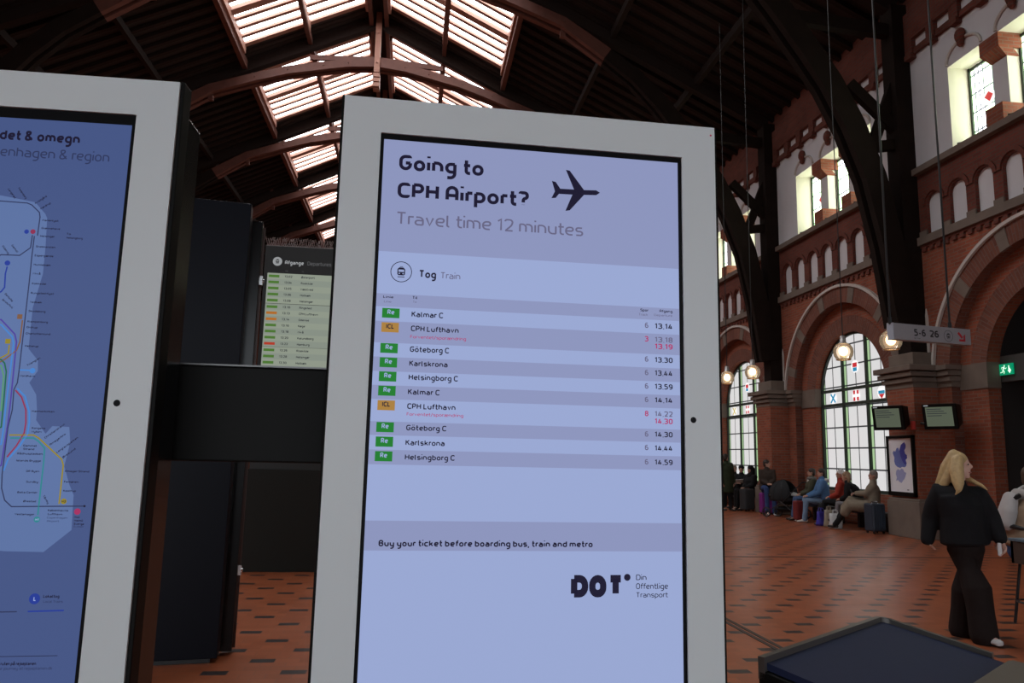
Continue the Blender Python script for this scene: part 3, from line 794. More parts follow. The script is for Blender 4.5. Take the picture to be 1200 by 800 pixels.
# timber trusses
ARCH = [(0, 16.75), (1.1, 16.65), (2.05, 16.45), (3.4, 16.15), (4.6, 15.75), (6.2, 15.15), (7.63, 14.2), (8.6, 13.5), (9.4, 12.7), (10.1, 11.8), (10.7, 10.95), (11.2, 10.2), (11.7, 9.2), (12.15, 8), (12.5, 6.4), (12.75, 4.6)]
for ty in TRUSS_Y:
    root = struct(thing('roof_truss', None, None, (RX, ty, 0)), 'arched timber roof truss spanning the station hall')
    org = root.location
    arch = [(RX-a, z) for a, z in reversed(ARCH)]+[(RX+a, z) for a, z in ARCH[1:]]
    P = []
    for i, (x, z) in enumerate(arch):
        a, b = arch[max(0, i-1)], arch[min(len(arch)-1, i+1)]
        dx, dz = b[0]-a[0], b[1]-a[1]
        L = hypot(dx, dz)
        P.append((x, z, -dz/L, dx/L))
    def rib(i0, i1, name, mt):
        m = MB()
        for dy in (-.17, .17):
            v, f = [], []
            for x, z, nx, nz in P[i0:i1+1]:
                h = .16+.10*min(1, max(0, abs(x-RX)-6)/4)
                for s in (-1, 1):
                    for q in (-.09, .09):
                        v.append((x+nx*h*s, ty+dy+q, z+nz*h*s))
            for i in range(i1-i0):
                a, b = i*4, i*4+4
                f += [(a, a+1, b+1, b), (a+2, b+2, b+3, a+3), (a, b, b+2, a+2), (a+1, a+3, b+3, b+1)]
            f += [(0, 2, 3, 1), tuple(len(v)-4+i for i in (0, 1, 3, 2))]
            m.raw(v, f)
        if name == 'arched_rib':
            for x, z, nx, nz in P[i0+1:i1]:                  # bolts along the rib
                m.ball((x, ty-.26, z), .03, seg=8, rings=5)
        m.build(name, mt, root, org)
    nA = len(ARCH)
    rib(nA-1-6, nA-1+6, 'arched_rib', M_roofwood)  # middle of the rib, coloured as lit by the skylights
    rib(0, nA-1-6, 'wall_brace', M_timber)  # ends of the same rib, coloured darker for the shade there
    rib(nA-1+6, len(P)-1, 'wall_brace', M_timber)
    for sg in (-1, 1):
        m = MB()
        xa, xb = RX, RX+sg*13.0
        m.prism([(xa, ty-.13, roof_z(xa)-.16), (xb, ty-.13, roof_z(xb)-.16), (xb, ty-.13, roof_z(xb)-.55), (xa, ty-.13, roof_z(xa)-.55)], (0, .26, 0))
        m.build('rafter', M_joist, root, org)
        m = MB()
        px = RX+sg*12.98
        m.box(px-.2, px+.2, ty-.22, ty+.22, 3.96, 12.3)
        m.build('post', M_timber, root, org)
        m = MB()
        m.beam((RX+sg*11.75, ty, 10.3), (px, ty, 9.15), .16, .26)
        m.beam((RX+sg*12.25, ty+.02, 8.75), (px, ty+.02, 10.6), .14, .24)
        m.beam((RX+sg*11.95, ty, 8.72), (px, ty, 8.9), .16, .24)
        m.beam((RX+sg*10.2, ty, 11.85), (px, ty, 11.7), .2, .3)
        m.build('cross_brace', M_timber, root, org)
        m = MB()                                           # short hanger where rib and rafter meet
        m.beam((RX+sg*6.35, ty, 15.95), (RX+sg*6.2, ty, 14.75), .14, .16)
        m.build('hanger', M_roofwood, root, org)
        m = MB()
        m.beam((RX, ty-.2, 16.9), (RX+sg*2.6, ty-.2, 16.75), .1, .2)
        m.build('collar', M_roofwood, root, org)
    m = MB()
    m.box(RX-.11, RX+.11, ty-.30, ty-.08, 16.35, 18.9)
    m.ball((RX, ty-.31, 16.75), .05, seg=8, rings=5)
    m.ball((RX, ty-.31, 18.0), .05, seg=8, rings=5)
    m.build('king_post', M_bar, root, org)  # lighter bar colour puts the skylight glow into the post
    m = MB()
    for q in (0, 1, 2):
        m.box(RX-.13, RX+.13, ty-.31, ty+.2, 15.75+q*.2, 15.9+q*.2)
    m.box(RX-.08, RX+.08, ty-.2, ty+.12, 15.7, 16.5)
    m.build('turned_pendant', M_bar, root, org)

# ---- right wall
R1, R2, CZ = 2.4, 1.65, 3.38
wall = MB()                                                # materials: 0 brick 1 stone 2 plaster 3 cream 4 pale 5 dark brick 6 arch brick 7 dark
WM = [M_brick, M_stone, M_plaster, M_cream, M_pale, M_dbrick, M_vous, M_dark]


def arcz(y, r, cz=CZ):
    return cz+sqrt(max(0, r*r-y*y))


def plate_with_arch(x, c, y0, y1, z0, z1, r, cz, mi, zb=None, n=32):
    """wall face in the plane X = x with a round-headed opening of radius r"""
    def q(a, b, za0, zb0, zt):
        wall.face([(x, c+a, za0), (x, c+b, zb0), (x, c+b, zt), (x, c+a, zt)], mi)
    q(y0, -r, z0, z0, z1)
    q(r, y1, z0, z0, z1)
    if zb is not None and zb > z0:
        q(-r, r, z0, z0, zb)
    ys = [-r*cos(pi*i/n) for i in range(n+1)]
    for a, b in zip(ys, ys[1:]):
        q(a, b, arcz(a, r, cz), arcz(b, r, cz), z1)


def reveal(xa, xb, c, r, cz, zb, mi, n=32, sill=None):
    """jambs and soffit of a round-headed opening"""
    pts = [(-r, zb)]+[(-r*cos(pi*i/n), cz+r*sin(pi*i/n)) for i in range(n+1)]+[(r, zb)]
    s = 0
    for (a, za), (b, zc) in zip(pts, pts[1:]):
        d = hypot(b-a, zc-za)
        wall.face([(xa, c+a, za), (xb, c+a, za), (xb, c+b, zc), (xa, c+b, zc)], mi, [(xa, s), (xb, s), (xb, s+d), (xa, s+d)])
        s += d
    if sill is not None:
        wall.face([(xa, c-r, zb), (xa, c+r, zb), (xb, c+r, zb), (xb, c-r, zb)], sill)


def ring(x, c, r0, r1, cz, mi, proud, a0=0, a1=pi, n=40, depth=None):
    """flat arch ring standing proud of the wall"""
    s = 0
    xf, xb = x-proud, x+.02
    for i in range(n):
        t, u = a0+(a1-a0)*i/n, a0+(a1-a0)*(i+1)/n
        A = [(c+r*cos(q), cz+r*sin(q)) for q in (t, u) for r in (r0, r1)]
        d = r1*(u-t)
        (i0, o0, i1, o1) = A
        wall.face([(xf, *i0), (xf, *o0), (xf, *o1), (xf, *i1)], mi, [(0, s), (r1-r0, s), (r1-r0, s+d), (0, s+d)])
        wall.face([(xf, *o0), (xb, *o0), (xb, *o1), (xf, *o1)], mi)
        wall.face([(xf, *i0), (xb, *i0), (xb, *i1), (xf, *i1)], mi)
        s += d
    for q in (a0, a1):
        wall.face([(xf, c+r0*cos(q), cz+r0*sin(q)), (xf, c+r1*cos(q), cz+r1*sin(q)), (xb, c+r1*cos(q), cz+r1*sin(q)), (xb, c+r0*cos(q), cz+r0*sin(q))], mi)


NICHE_Y = [(i-3.5)*.735 for i in range(8)]
bays = [C0+BAY*k for k in (-2, -1, 0, 1, 2)]
for c in bays:
    door = abs(c-(C0-BAY)) < .1
    h = BAY/2
    zsill = 0 if door else .80
    plate_with_arch(WX, c, -h, h, 0, 6.38, R1, CZ, 0)
    reveal(WX, WX+.22, c, R1, CZ, 0, 6)
    plate_with_arch(WX+.22, c, -R1, R1, 0, 6.0, R2, CZ, 0, zb=zsill)
    reveal(WX+.22, WX+.50, c, R2, CZ, zsill, 0, sill=1 if not door else None)
    ring(WX+.22, c, R2, R2+.42, CZ, 6, .012)
    ring(WX, c, R1, R1+.42, CZ, 6, .03)
    ring(WX, c, R1+.42, R1+.49, CZ, 4, .09)
    for sg in (-1, 1):                                      # the pale line runs on down to the impost
        wall.box(WX-.09, WX+.02, c+sg*(R1+.455)-.035, c+sg*(R1+.455)+.035, 3.63, CZ)
        for q in (0, 1):                                    # two pointed pale stripes beside the post
            y = c+sg*(R1+.62+.16*q)
            t = 4.75-.18*q if sg > 0 else 4.75-.18*q
            wall.prism([(WX-.02, y-.05, 3.64), (WX-.02, y+.05, 3.64), (WX-.02, y+.05, t), (WX-.02, y, t+.22), (WX-.02, y-.05, t)], (.03, 0, 0), 4)
    for i, a in enumerate((18, 44, 74, 106, 136, 162)):     # stone blocks set into the ring
        t = radians(a)
        ring(WX, c, R1-.01, R1+.42, CZ, 1, .045, t-.05, t+.05, 3)
    for sg in (-1, 1):                                      # impost bands either side of the opening
        y0, y1 = sorted((c+sg*R1, c+sg*(h-.44)))
        for z0, z1, p in ((3.18, 3.30, .02), (3.30, 3.40, .07), (3.42, 3.52, .12), (3.54, 3.64, .17)):
            wall.box(WX-p, WX+.21, y0-(.02+p*.4 if sg > 0 else 0), y1+(.02+p*.4 if sg < 0 else 0), z0, z1, 1)
        y0, y1 = sorted((c+sg*R2, c+sg*R1))
        wall.box(WX+.19, WX+.49, y0-(.03 if sg > 0 else -.005), y1+(.03 if sg < 0 else -.005), 3.1, 3.62, 1)
    # string course, niches, ledge
    wall.box(WX-.10, WX+.1, c-h, c+h, 6.40, 6.58, 1)
    wall.box(WX-.04, WX+.1, c-h, c+h, 6.34, 6.40, 5)
    for i in range(28):
        y = c-h+(i+.5)*BAY/28
        wall.box(WX-.05, WX+.05, y-.06, y+.06, 6.24, 6.34, 5)
    edges = [-h]+[(a+b)/2 for a, b in zip(NICHE_Y, NICHE_Y[1:])]+[h]
    for i, ny in enumerate(NICHE_Y):
        plate_with_arch(WX, c+ny, edges[i]-ny, edges[i+1]-ny, 6.58, 8.05, .24, 7.28, 5, n=14)
        reveal(WX, WX+.09, c+ny, .24, 7.28, 6.58, 5, n=14)
        ring(WX, c+ny, .27, .36, 7.28, 5, .035, n=16)
        wall.face([(WX+.08, c+ny-.3, 6.5), (WX+.08, c+ny+.3, 6.5), (WX+.08, c+ny+.3, 7.6), (WX+.08, c+ny-.3, 7.6)], 2)
        wall.box(WX-.03, WX+.02, c+ny+.24, c+ny+.495, 6.58, 6.72, 1)
    wall.box(WX-.14, WX+.55, c-h, c+h, 8.05, 8.19, 1)
    # upper storey
    zt = 10.08
    wall.face([(WX, c-h, 8.19), (WX, c-1.88, 8.19), (WX, c-1.88, zt), (WX, c-h, zt)], 2)
    wall.face([(WX, c+1.88, 8.19), (WX, c+h, 8.19), (WX, c+h, zt), (WX, c+1.88, zt)], 2)
    wall.face([(WX, c-h, zt), (WX, c+h, zt), (WX, c+h, 10.95), (WX, c-h, 10.95)], 2)
    wall.face([(WX, c-1.88, zt), (WX, c+1.88, zt), (WX+.55, c+1.88, zt), (WX+.55, c-1.88, zt)], 3)
    for sg in (-1, 1):
        y = c+sg*1.88
        wall.face([(WX, y, 8.19), (WX+.55, y, 8.19), (WX+.55, y, zt), (WX, y, zt)], 3)
        y = c+sg*.69                                        # pier between two windows
        for a in (-.19, .19):
            wall.face([(WX+.2, y+a, 8.19), (WX+.55, y+a, 8.19), (WX+.55, y+a, zt), (WX+.2, y+a, zt)], 3)
        wall.face([(WX+.2, y-.19, 8.19), (WX+.2, y+.19, 8.19), (WX+.2, y+.19, zt), (WX+.2, y-.19, zt)], 2)
        wall.box(WX-.01, WX+.5, y-.22, y+.22, 8.19, 8.62, 0)
        wall.box(WX-.02, WX+.5, y-.25, y+.25, 9.78, zt, 0)
        wall.prism([(WX-.02, y-.25, 9.78), (WX-.02, y+.25, 9.78), (WX+.18, y+.2, 9.62), (WX+.18, y-.2, 9.62)], (.3, 0, 0), 0)
    for wy in (-1.38, 0, 1.38):                             # arch moulding and carved boss over each window
        pts = [(WX-.02, c+wy-.5*cos(pi*i/16), zt+.04+.36*sin(pi*i/16)) for i in range(17)]
        wall.tube(pts, .035, 6, 4)
        wall.ball((WX-.06, c+wy, zt+.46), (.10, .13, .17), 5, 10, 7)
        wall.ball((WX-.06, c+wy, zt+.30), (.07, .08, .1), 5, 8, 6)
    # cornice
    wall.box(WX-.08, WX+.1, c-h, c+h, 10.93, 11.07, 5)
    wall.box(WX-.12, WX+.1, c-h, c+h, 11.30, 12.0, 5)
    wall.box(WX-.02, WX+.1, c-h, c+h, 12.0, 12.75, 5)
    wall.face([(WX-.015, c-h, 11.05), (WX-.015, c+h, 11.05), (WX-.015, c+h, 11.32), (WX-.015, c-h, 11.32)], 2)
    for i in range(9):
        y = c+(i-4)*.735
        wall.box(WX-.12, WX+.05, y-.13, y+.13, 10.95, 11.32, 5)
        wall.box(WX-.15, WX+.05, y-.11, y+.11, 10.84, 10.97, 5)
# plain stretches before and beyond
for y0, y1 in ((YB, bays[0]-BAY/2), (bays[-1]+BAY/2, YE)):
    wall.box(WX, WX+.3, y0, y1, 0, 12.75, 0)
# outer skin behind the windows so no light leaks round the panes
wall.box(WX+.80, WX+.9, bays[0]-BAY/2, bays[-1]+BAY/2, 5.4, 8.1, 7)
struct(wall.build('wall_right', WM, recalc=False))

mb = MB()
mb.box(LX-.3, LX, YB, YE, 0, 12.75)
struct(mb.build('wall_left', M_wallplain))
mb = MB()
mb.prism([(LX, YE, 0), (WX, YE, 0), (WX, YE, 12.6), (RX, YE, RZ), (LX, YE, 12.6)], (0, .3, 0))
struct(mb.build('wall_far', M_wallplain))
mb = MB()                                                  # unseen end wall, added and left open below to shape the sky light
mb.prism([(LX, YB, 6.2), (WX, YB, 6.2), (WX, YB, 12.6), (RX, YB, RZ), (LX, YB, 12.6)], (0, .3, 0))
struct(mb.build('wall_back', M_wallplain))

# pilasters carrying the trusses
tn = 2
for ty in TRUSS_Y[:6]:
    m = MB()
    m.box(WX-.66, WX+.05, ty-.54, ty+.54, 0, .76, 1)
    m.box(WX-.63, WX+.05, ty-.51, ty+.51, .76, .82, 1)
    m.box(WX-.58, WX+.05, ty-.46, ty+.46, .82, 3.2, 0)
    for z0, z1, p in ((3.18, 3.30, .0), (3.30, 3.40, .06), (3.42, 3.52, .12), (3.54, 3.66, .18)):
        m.box(WX-.59-p, WX+.05, ty-.47-p, ty+.47+p, z0, z1, 1)
    m.box(WX-.52, WX+.05, ty-.42, ty+.42, 3.66, 3.96, 1)
    struct(m.build('trim_%d' % tn, [M_brick, M_stone], bevel=.012), 'brick pilaster with grey stone base and capital below a roof post')
    tn += 1

# lower windows and upper windows
M_low = pane_mat('leaded_daylight_glass', GLASS_LOW, 1.1, .56, (.90, .95, .93))
M_high = pane_mat('upper_leaded_glass', GLASS_HIGH, .5, .42)
SHIELDS = {'red': mat('stained_red', (.3, .02, .02), .3, emit=(.6, .03, .04), strength=.8), 'blue': mat('stained_blue', (.02, .1, .2), .3, emit=(.03, .3, .5), strength=.8),
           'white': mat('stained_white', (.5, .5, .5), .3, emit=(.9, .9, .9), strength=1), 'gold': mat('stained_gold', (.3, .2, .02), .3, emit=(.6, .5, .15), strength=.8)}
w_i = 1
for c in bays:
    if abs(c-(C0-BAY)) < .1:
        continue
    root = struct(thing('window_%d' % w_i, None, None, (WX+.46, c, .8)), 'tall round-headed leaded window in the brick wall')
    org = root.location
    w_i += 1
    g = MB()
    pts = [(-R2, .8)]+[(-R2*cos(pi*i/32), CZ+R2*sin(pi*i/32)) for i in range(33)]+[(R2, .8)]
    g.face([(WX+.46, c+a, z) for a, z in pts], 0, [(a+R2, z-.8) for a, z in pts])
    g.build('pane', M_low, root, org, recalc=False)
    f = MB()
    X0, X1 = WX+.40, WX+.45
    for a in (-.55, .55):
        f.box(X0, X1, c+a-.035, c+a+.035, .8, arcz(a, R2)-.01)
    for z in (3.12, 3.52):
        f.box(X0-.01, X1, c-R2, c+R2, z-.04, z+.04)
    f.build('mullion', M_lead, root, org)
    f = MB()
    for (a, z), (b, y) in zip(pts, pts[1:]):
        f.beam((WX+.42, c+a*.98, CZ+(z-CZ)*.98 if z > CZ else z), (WX+.42, c+b*.98, CZ+(y-CZ)*.98 if y > CZ else y), .06, .07, up=(1, 0, 0))
    f.beam((WX+.42, c-R2, .84), (WX+.42, c+R2, .84), .08, .08)
    f.build('frame', M_lead, root, org)
    sh = MB()
    ord_ = ['white', 'red', 'blue', 'gold']

    def pl(y, z, d=0):
        return (WX+.445-d, y, z)
    for q, (sy, sz) in enumerate(((1.1, 3.32), (.0, 3.32), (-1.1, 3.32), (0.0, 4.1))):
        y = c+sy
        disc(sh, pl, y, sz, .17, 0, seg=20)
        k = lambda d: (lambda a, b: pl(a, b, d))
        if q == 0:
            a = 2 if c < 20 else 3
            stroke(sh, k(.004), [(y-.1, sz-.11), (y+.1, sz+.11)], .06, a)
            stroke(sh, k(.006), [(y-.1, sz+.11), (y+.1, sz-.11)], .06, a)
        elif q == 1:
            for i, j in ((-1, -1), (1, -1), (-1, 1), (1, 1)):
                rect(sh, k(.004), y+i*.08-.045, y+i*.08+.045, sz+j*.09-.05, sz+j*.09+.05, 1)
        elif q == 2:
            rect(sh, k(.004), y-.13, y+.13, sz-.035, sz+.045, 2)
            sh.face([k(.004)(y-.12, sz-.04), k(.004)(y+.12, sz-.04), k(.004)(y, sz-.165)], 1)
        else:
            rect(sh, k(.004), y-.10, y+.10, sz-.02, sz+.10, 1)
            rect(sh, k(.005), y-.09, y+.09, sz-.13, sz-.03, 2)
    o = sh.build('heraldic_glass', [SHIELDS[i] for i in ord_], root, org, recalc=False)
for c in bays:
    for q, wy in enumerate((-1.38, 0, 1.38)):
        root = struct(thing('window_%d' % (40+w_i), None, None, (WX+.5, c+wy, 8.19)), 'small leaded window high in the white upper wall')
        org = root.location
        w_i += 1
        g = MB()
        P4 = [(-.5, 8.19), (.5, 8.19), (.5, 10.08), (-.5, 10.08)]
        g.face([(WX+.52, c+wy+a, z) for a, z in P4], 0, [(a+.5, z-8.19) for a, z in P4])
        g.build('pane', M_high, root, org, recalc=False)
        f = MB()
        for a in (-.48, .48):
            f.box(WX+.47, WX+.51, c+wy+a-.03, c+wy+a+.03, 8.19, 10.08)
        for z in (8.24, 10.03):
            f.box(WX+.47, WX+.51, c+wy-.5, c+wy+.5, z-.03, z+.03)
        f.build('frame', M_lead, root, org)
        f = MB()                                            # opening lever at the sill
        f.tube([(WX+.42, c+wy+.2, 8.33), (WX+.3, c+wy+.1, 8.3), (WX-.02, c+wy+.35, 8.28)], .018, 6)
        f.tube([(WX+.44, c+wy-.1, 8.24), (WX+.4, c+wy, 8.42), (WX+.44, c+wy+.12, 8.24)], .02, 6)
        f.build('window_lever', M_iron, root, org)
        if q != 1:
            sh = MB()
            u = lambda y, z, d=0: (WX+.505-d, y, z)
            disc(sh, u, c+wy, 9.2, .17, 0, seg=18)
            sh.face([u(c+wy-.12, 9.22, .004), u(c+wy-.02, 9.1, .004), u(c+wy+.12, 9.24, .004), u(c+wy, 9.33, .004)], 1)
            sh.build('heraldic_glass', [SHIELDS['white'], SHIELDS['red']], root, org, recalc=False)

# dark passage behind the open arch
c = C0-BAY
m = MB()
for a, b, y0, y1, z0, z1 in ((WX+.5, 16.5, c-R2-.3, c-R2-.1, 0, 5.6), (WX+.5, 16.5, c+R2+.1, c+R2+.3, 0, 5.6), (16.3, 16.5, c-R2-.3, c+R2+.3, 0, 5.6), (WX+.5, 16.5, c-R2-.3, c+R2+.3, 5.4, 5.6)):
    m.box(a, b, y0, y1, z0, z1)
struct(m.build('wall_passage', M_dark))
m = MB()
m.box(WX+.52, WX+.66, c-R2-.1, c+R2+.1, 3.22, 3.74)
struct(m.build('trim_%d' % tn, mat('dark_grey_lintel', (.05, .048, .046), .7)), 'dark grey board across the open arch below the fanlight')

# bench ledge under the windows
for c in bays[2:4]:
    m = MB()
    m.box(WX-.42, WX-.005, c-2.25, c+2.25, .34, .42)
    for i in range(5):
        y = c-2.1+i*1.05
        m.box(WX-.3, WX-.06, y-.05, y+.05, 0, .34)
    o = m.build('bench', mat('dark_bench_wood', (.035, .03, .03), .6), org=(WX-.1, c, 0))
    tag(o, 'long dark bench below the %s arched window' % ('nearer' if c < 20 else 'farther'), 'bench')

# ------------------------------------------------------------------ the two information kiosks
INKS = {'ink': (.012, .010, .030), 'grey': (.135, .13, .225), 'red': (.42, .03, .13), 'slate': (.030, .040, .105), 'purple': (.075, .05, .32), 'azure': (.06, .22, .60),
        'orange': (.20, .10, .055), 'yellow': (.28, .22, .02), 'green': (.015, .13, .07), 'lime': (.10, .30, .16), 'crimson': (.26, .03, .085), 'teal': (.03, .22, .26),
        'cobalt': (.02, .045, .30), 'pink': (.36, .03, .12), 'pale': (.32, .40, .70)}
INK_M = {k: glow('display_'+k, v) for k, v in INKS.items()}
INK_N = list(INKS)
M_scr_light = glow('display_light_band', (.318, .388, .645))
M_scr_grey = glow('display_grey_band', (.262, .298, .505))
M_scr_map = glow('display_map_water', (.060, .092, .232))
M_scr_land = glow('display_map_land', (.108, .170, .365))
M_re = glow('display_green_badge', (.012, .20, .025))
M_icl = glow('display_amber_badge', (.40, .21, .045))


def plane_fn(n):
    return lambda u, z: (u, n, z)


def kiosk(label, C, ang, top=2.1805):
    root = thing('information_kiosk', label, 'information kiosk', C, ang)
    W = .395
    f = MB()                                               # white glass front with its opening
    f.box(-W, -.3195, 0, .012, .92, 2.266)
    f.box(.3195, W, 0, .012, .92, 2.266)
    f.box(-.3195, .3195, 0, .012, 2.1925, 2.266)
    f.box(-.3195, .3195, 0, .012, .92, 1.035)
    fr = f.build('front_frame', M_frame, root)
    s = MB()
    disc(s, plane_fn(-.0008), .3372, 1.6294, .0062)
    s.build('sensor_hole', M_bezel, fr)
    b = MB()
    b.box(-W-.006, W+.008, .006, .05, .88, 2.2705)
    b.build('front_housing', M_black, root, bevel=.003)
    b = MB()
    b.box(-W-.004, W+.006, .05, .13, .0, 2.215)
    b.build('rear_housing', M_sideblack, root, bevel=.003)
    b = MB()
    b.box(-W, W, .012, .05, .02, .88)
    b.build('lower_panel', M_black, root)
    b = MB()
    b.box(-W-.03, W+.03, -.03, .17, 0, .02)
    b.build('foot_plate', M_iron, root)
    b = MB()
    b.box(-.3195, -.3125, .0045, .0058, 1.035, 2.1925)
    b.box(.3115, .3195, .0045, .0058, 1.035, 2.1925)
    b.box(-.3125, .3115, .0040, .0058, top, 2.1925)
    b.box(-.3125, .3115, .0045, .0058, 1.035, 1.05)
    b.build('screen_bezel', M_bezel, root)
    return root


K1 = kiosk('white framed info screen about going to the airport, listing trains', (.231, 1.47, 0), radians(1.05))
scr = MB()
P0, P1, P2, P3 = plane_fn(.0045), plane_fn(.0042), plane_fn(.0038), plane_fn(.0034)
rect(scr, P0, -.3125, .3115, 1.05, 2.1805, 0)
scr_o = scr.build('screen', [M_scr_light], K1, recalc=False)
s = MB()                                                    # printed bands of the timetable
for hi, lo in ((2.1805, BANDS[0]), (BANDS[1], BANDS[2]), (BANDS[3], BANDS[4]), (BANDS[5], BANDS[6]), (BANDS[7], BANDS[8]), (BANDS[9], BANDS[10]), (BANDS[11], BANDS[12]), (BANDS[13], BANDS[14])):
    rect(s, P1, -.3125, .3115, lo, hi)
s.build('grey_bands', [M_scr_grey], scr_o, recalc=False)
for txt, u, z, cap, w, bold, ink in MAIN_TEXT:
    s = MB()
    write(s, txt, P2, u, z, cap, w, bold)
    nm = 'heading' if cap > .02 else 'logo_text' if txt in ('DOT', 'Din', 'Offentlige', 'Transport') else 'departure_time' if txt[0] == '1' else 'track_number' if len(txt) == 1 else 'text_line'
    s.build(nm, INK_M[ink], scr_o, recalc=False)
for bd, u0, u1, z0, z1 in BADGES:
    s = MB()
    rect(s, P2, u0, u1, z0, z1, 0)
    w = u1-u0
    if bd == 'Re':
        write(s, 'Re', P3, u0+w*.30, z0+.007, .0095, w*.40, 1, 1)
    else:
        write(s, 'ICL', P3, u0+w*.27, z0+.007, .0095, w*.46, 2, 2)
    tag(s.build('line_badge', [M_re if bd == 'Re' else M_icl, INK_M['pale'], INK_M['ink']], scr_o, recalc=False), ('green' if bd == 'Re' else 'amber')+' train type badge')
s = MB()
s.face([P2(u, z) for u, z in PLANE_ICON])
s.build('aeroplane_symbol', INK_M['ink'], scr_o, recalc=False)
s = MB()
train_icon(s, P2, MISC['icon'][0], MISC['icon'][1], MISC['icon_r'], 0, 1, True, P3)
s.build('train_symbol', [INK_M['ink'], M_scr_light], scr_o, recalc=False)
s = MB()
disc(s, P2, MISC['dot'][0], MISC['dot'][1], MISC['dot_r'])
s.build('logo_dot', INK_M['ink'], scr_o, recalc=False)

s = MB()
disc(s, plane_fn(-.0006), .386, 2.2475, .0022, seg=10)
s.build('red_mark', mat('red_ink_dot', (.6, .01, .12), .5), K1, recalc=False)
cl = (-.455-.425*cos(radians(1.5)), 1.465+.425*sin(radians(1.5)), 0)
K2 = kiosk('white framed info screen showing a rail network map, cut by the left edge', cl, radians(-1.5), 2.1715)
scr = MB()
rect(scr, P0, -.3125, .3115, 1.05, 2.1805, 0)
scr_o = scr.build('screen', [M_scr_map], K2, recalc=False)
s = MB()
s.face([P1(u, z) for u, z in MAP_LAND])
s.build('map_land', M_scr_land, scr_o, recalc=False)
s = MB()
for ink, pls in MAP_LINES.items():
    for pl in pls:
        stroke(s, P2, pl, MAP_PX*(1.5 if ink in ('slate',) else .7 if ink == 'ink' else 1.9), INK_N.index(ink))
s.build('map_lines', [INK_M[k] for k in INK_N], scr_o, recalc=False)
s = MB()
for ink, u, z, r in MAP_DOTS:
    disc(s, P3, u, z, r*MAP_PX, INK_N.index(ink))
for ink, u, z, r in MAP_SQUARES:
    r *= MAP_PX
    rect(s, P3, u-r, u+r, z-r, z+r, INK_N.index(ink))
s.build('station_symbols', [INK_M[k] for k in INK_N], scr_o, recalc=False)
s = MB()
P4 = plane_fn(.0030)
for txt, u, z, cap, w, bold, ink, ang in MAP_TEXT:
    write(s, txt, P4, u, z, cap, w, bold, INK_N.index(ink), ang)
s.build('lettering', [INK_M[k] for k in INK_N], scr_o, recalc=False)

# cross beam between the kiosks
root = thing('cross_beam', 'black sheet metal box beam joining the two white framed screens', 'beam', (-.3, 1.68, 1.62))
org = root.location
m = MB()
m.box(-.80, .05, 1.625, 1.75, 1.524, 1.722)
m.build('beam_box', M_black, root, org, bevel=.004)
m = MB()
m.box(-.80, .05, 1.622, 1.753, 1.722, 1.7255)
m.build('top_edge', mat('pale_metal_edge', (.16, .16, .16), .4, .6), root, org)  # thin paler grey strip along the top of the beam
for x in (-.72, -.02):
    m = MB()
    m.box(x-.05, x+.05, 1.60, 1.63, 1.5, 1.745)
    m.build('mounting_bracket', M_iron, root, org)

# tall dark display cabinet seen from behind
root = thing('display_cabinet', 'tall navy black display cabinet with side lock behind the black cross beam', 'display cabinet', (-1.75, 5.95, 0), radians(8))
w = .40
m = MB()
m.box(-.8, w, 0, .17, .03, 3.5)
cb = m.build('body', M_navy, root, bevel=.006)
m = MB()
m.box(-.8, w-.0, .17, .2, .05, 3.44)
m.build('side_trim', mat('red_brown_side', (.05, .022, .018), .35), root)
m = MB()
m.box(-.78, w+.085, .20, .31, .03, 3.42)
m.build('rear_door', M_sideblack, root, bevel=.004)
m = MB()
m.box(w+.06, w+.10, .31, .33, .03, 3.40)
m.build('door_edge', mat('rust_brown_edge', (.07, .03, .022), .4), root)
for z in (2.93, .62):
    m = MB()
    m.beam((w+.08, .255, z), (w+.11, .255, z), .045, .075)
    m.tube([(w+.10, .255, z), (w+.12, .255, z)], .016, 10)
    m.build('lock', M_chrome, root)
m = MB()
m.box(-.75, w-.05, .02, .3, 0, .03)
m.build('plinth', M_iron, root)

# departures board
root = thing('departures_board', 'black totem with lit departures list and spikes along its top', 'departures board', (-1.6, 10.4, 0))
org = root.location
m = MB()
m.box(-2.10, -1.08, 10.30, 10.62, 0, 4.32)
m.build('housing', mat('charcoal_housing', (.018, .019, .018), .5), root, org, bevel=.008)
m = MB()
m.box(-2.13, -1.05, 10.28, 10.64, 0, 1.30)
m.build('lower_panel', mat('dark_grey_panel', (.022, .023, .020), .5, spec=.15), root, org, bevel=.004)
M_bs, M_bs2 = glow('board_paper_white', (.27, .305, .245)), glow('board_band', (.24, .275, .23))
M_bg = [glow('board_green', (.07, .17, .03)), glow('board_orange', (.42, .14, .02)), glow('board_red', (.42, .04, .02))]
M_bi = glow('board_ink', (.02, .022, .03))
U0, U1 = -2.045, -1.17
rows = [('g', '13.02', 'Østerport'), ('g', '13.04', 'Roskilde'), ('g', '13.05', 'Næstved'), ('g', '13.06', 'Holbæk'), ('g', '13.08', 'Helsingør'), ('g', '13.10', 'Ringsted'), ('o', '13.13', 'CPH Lufthavn'), ('o', '13.14', 'Odense'), ('g', '13.16', 'Køge'),
        ('g', '13.18', 'Nivå'), ('g', '13.20', 'Kalundborg'), ('r', '13.22', 'Hamburg'), ('g', '13.26', 'Roskilde'), ('g', '13.28', 'Helsingør'), ('g', '13.30', 'Holbæk'), ('g', '13.32', 'Næstved'), ('g', '13.34', 'Østerport')]
spans = [(0, 5, 3.935), (5, 12, 3.51), (12, 17, 2.92)]
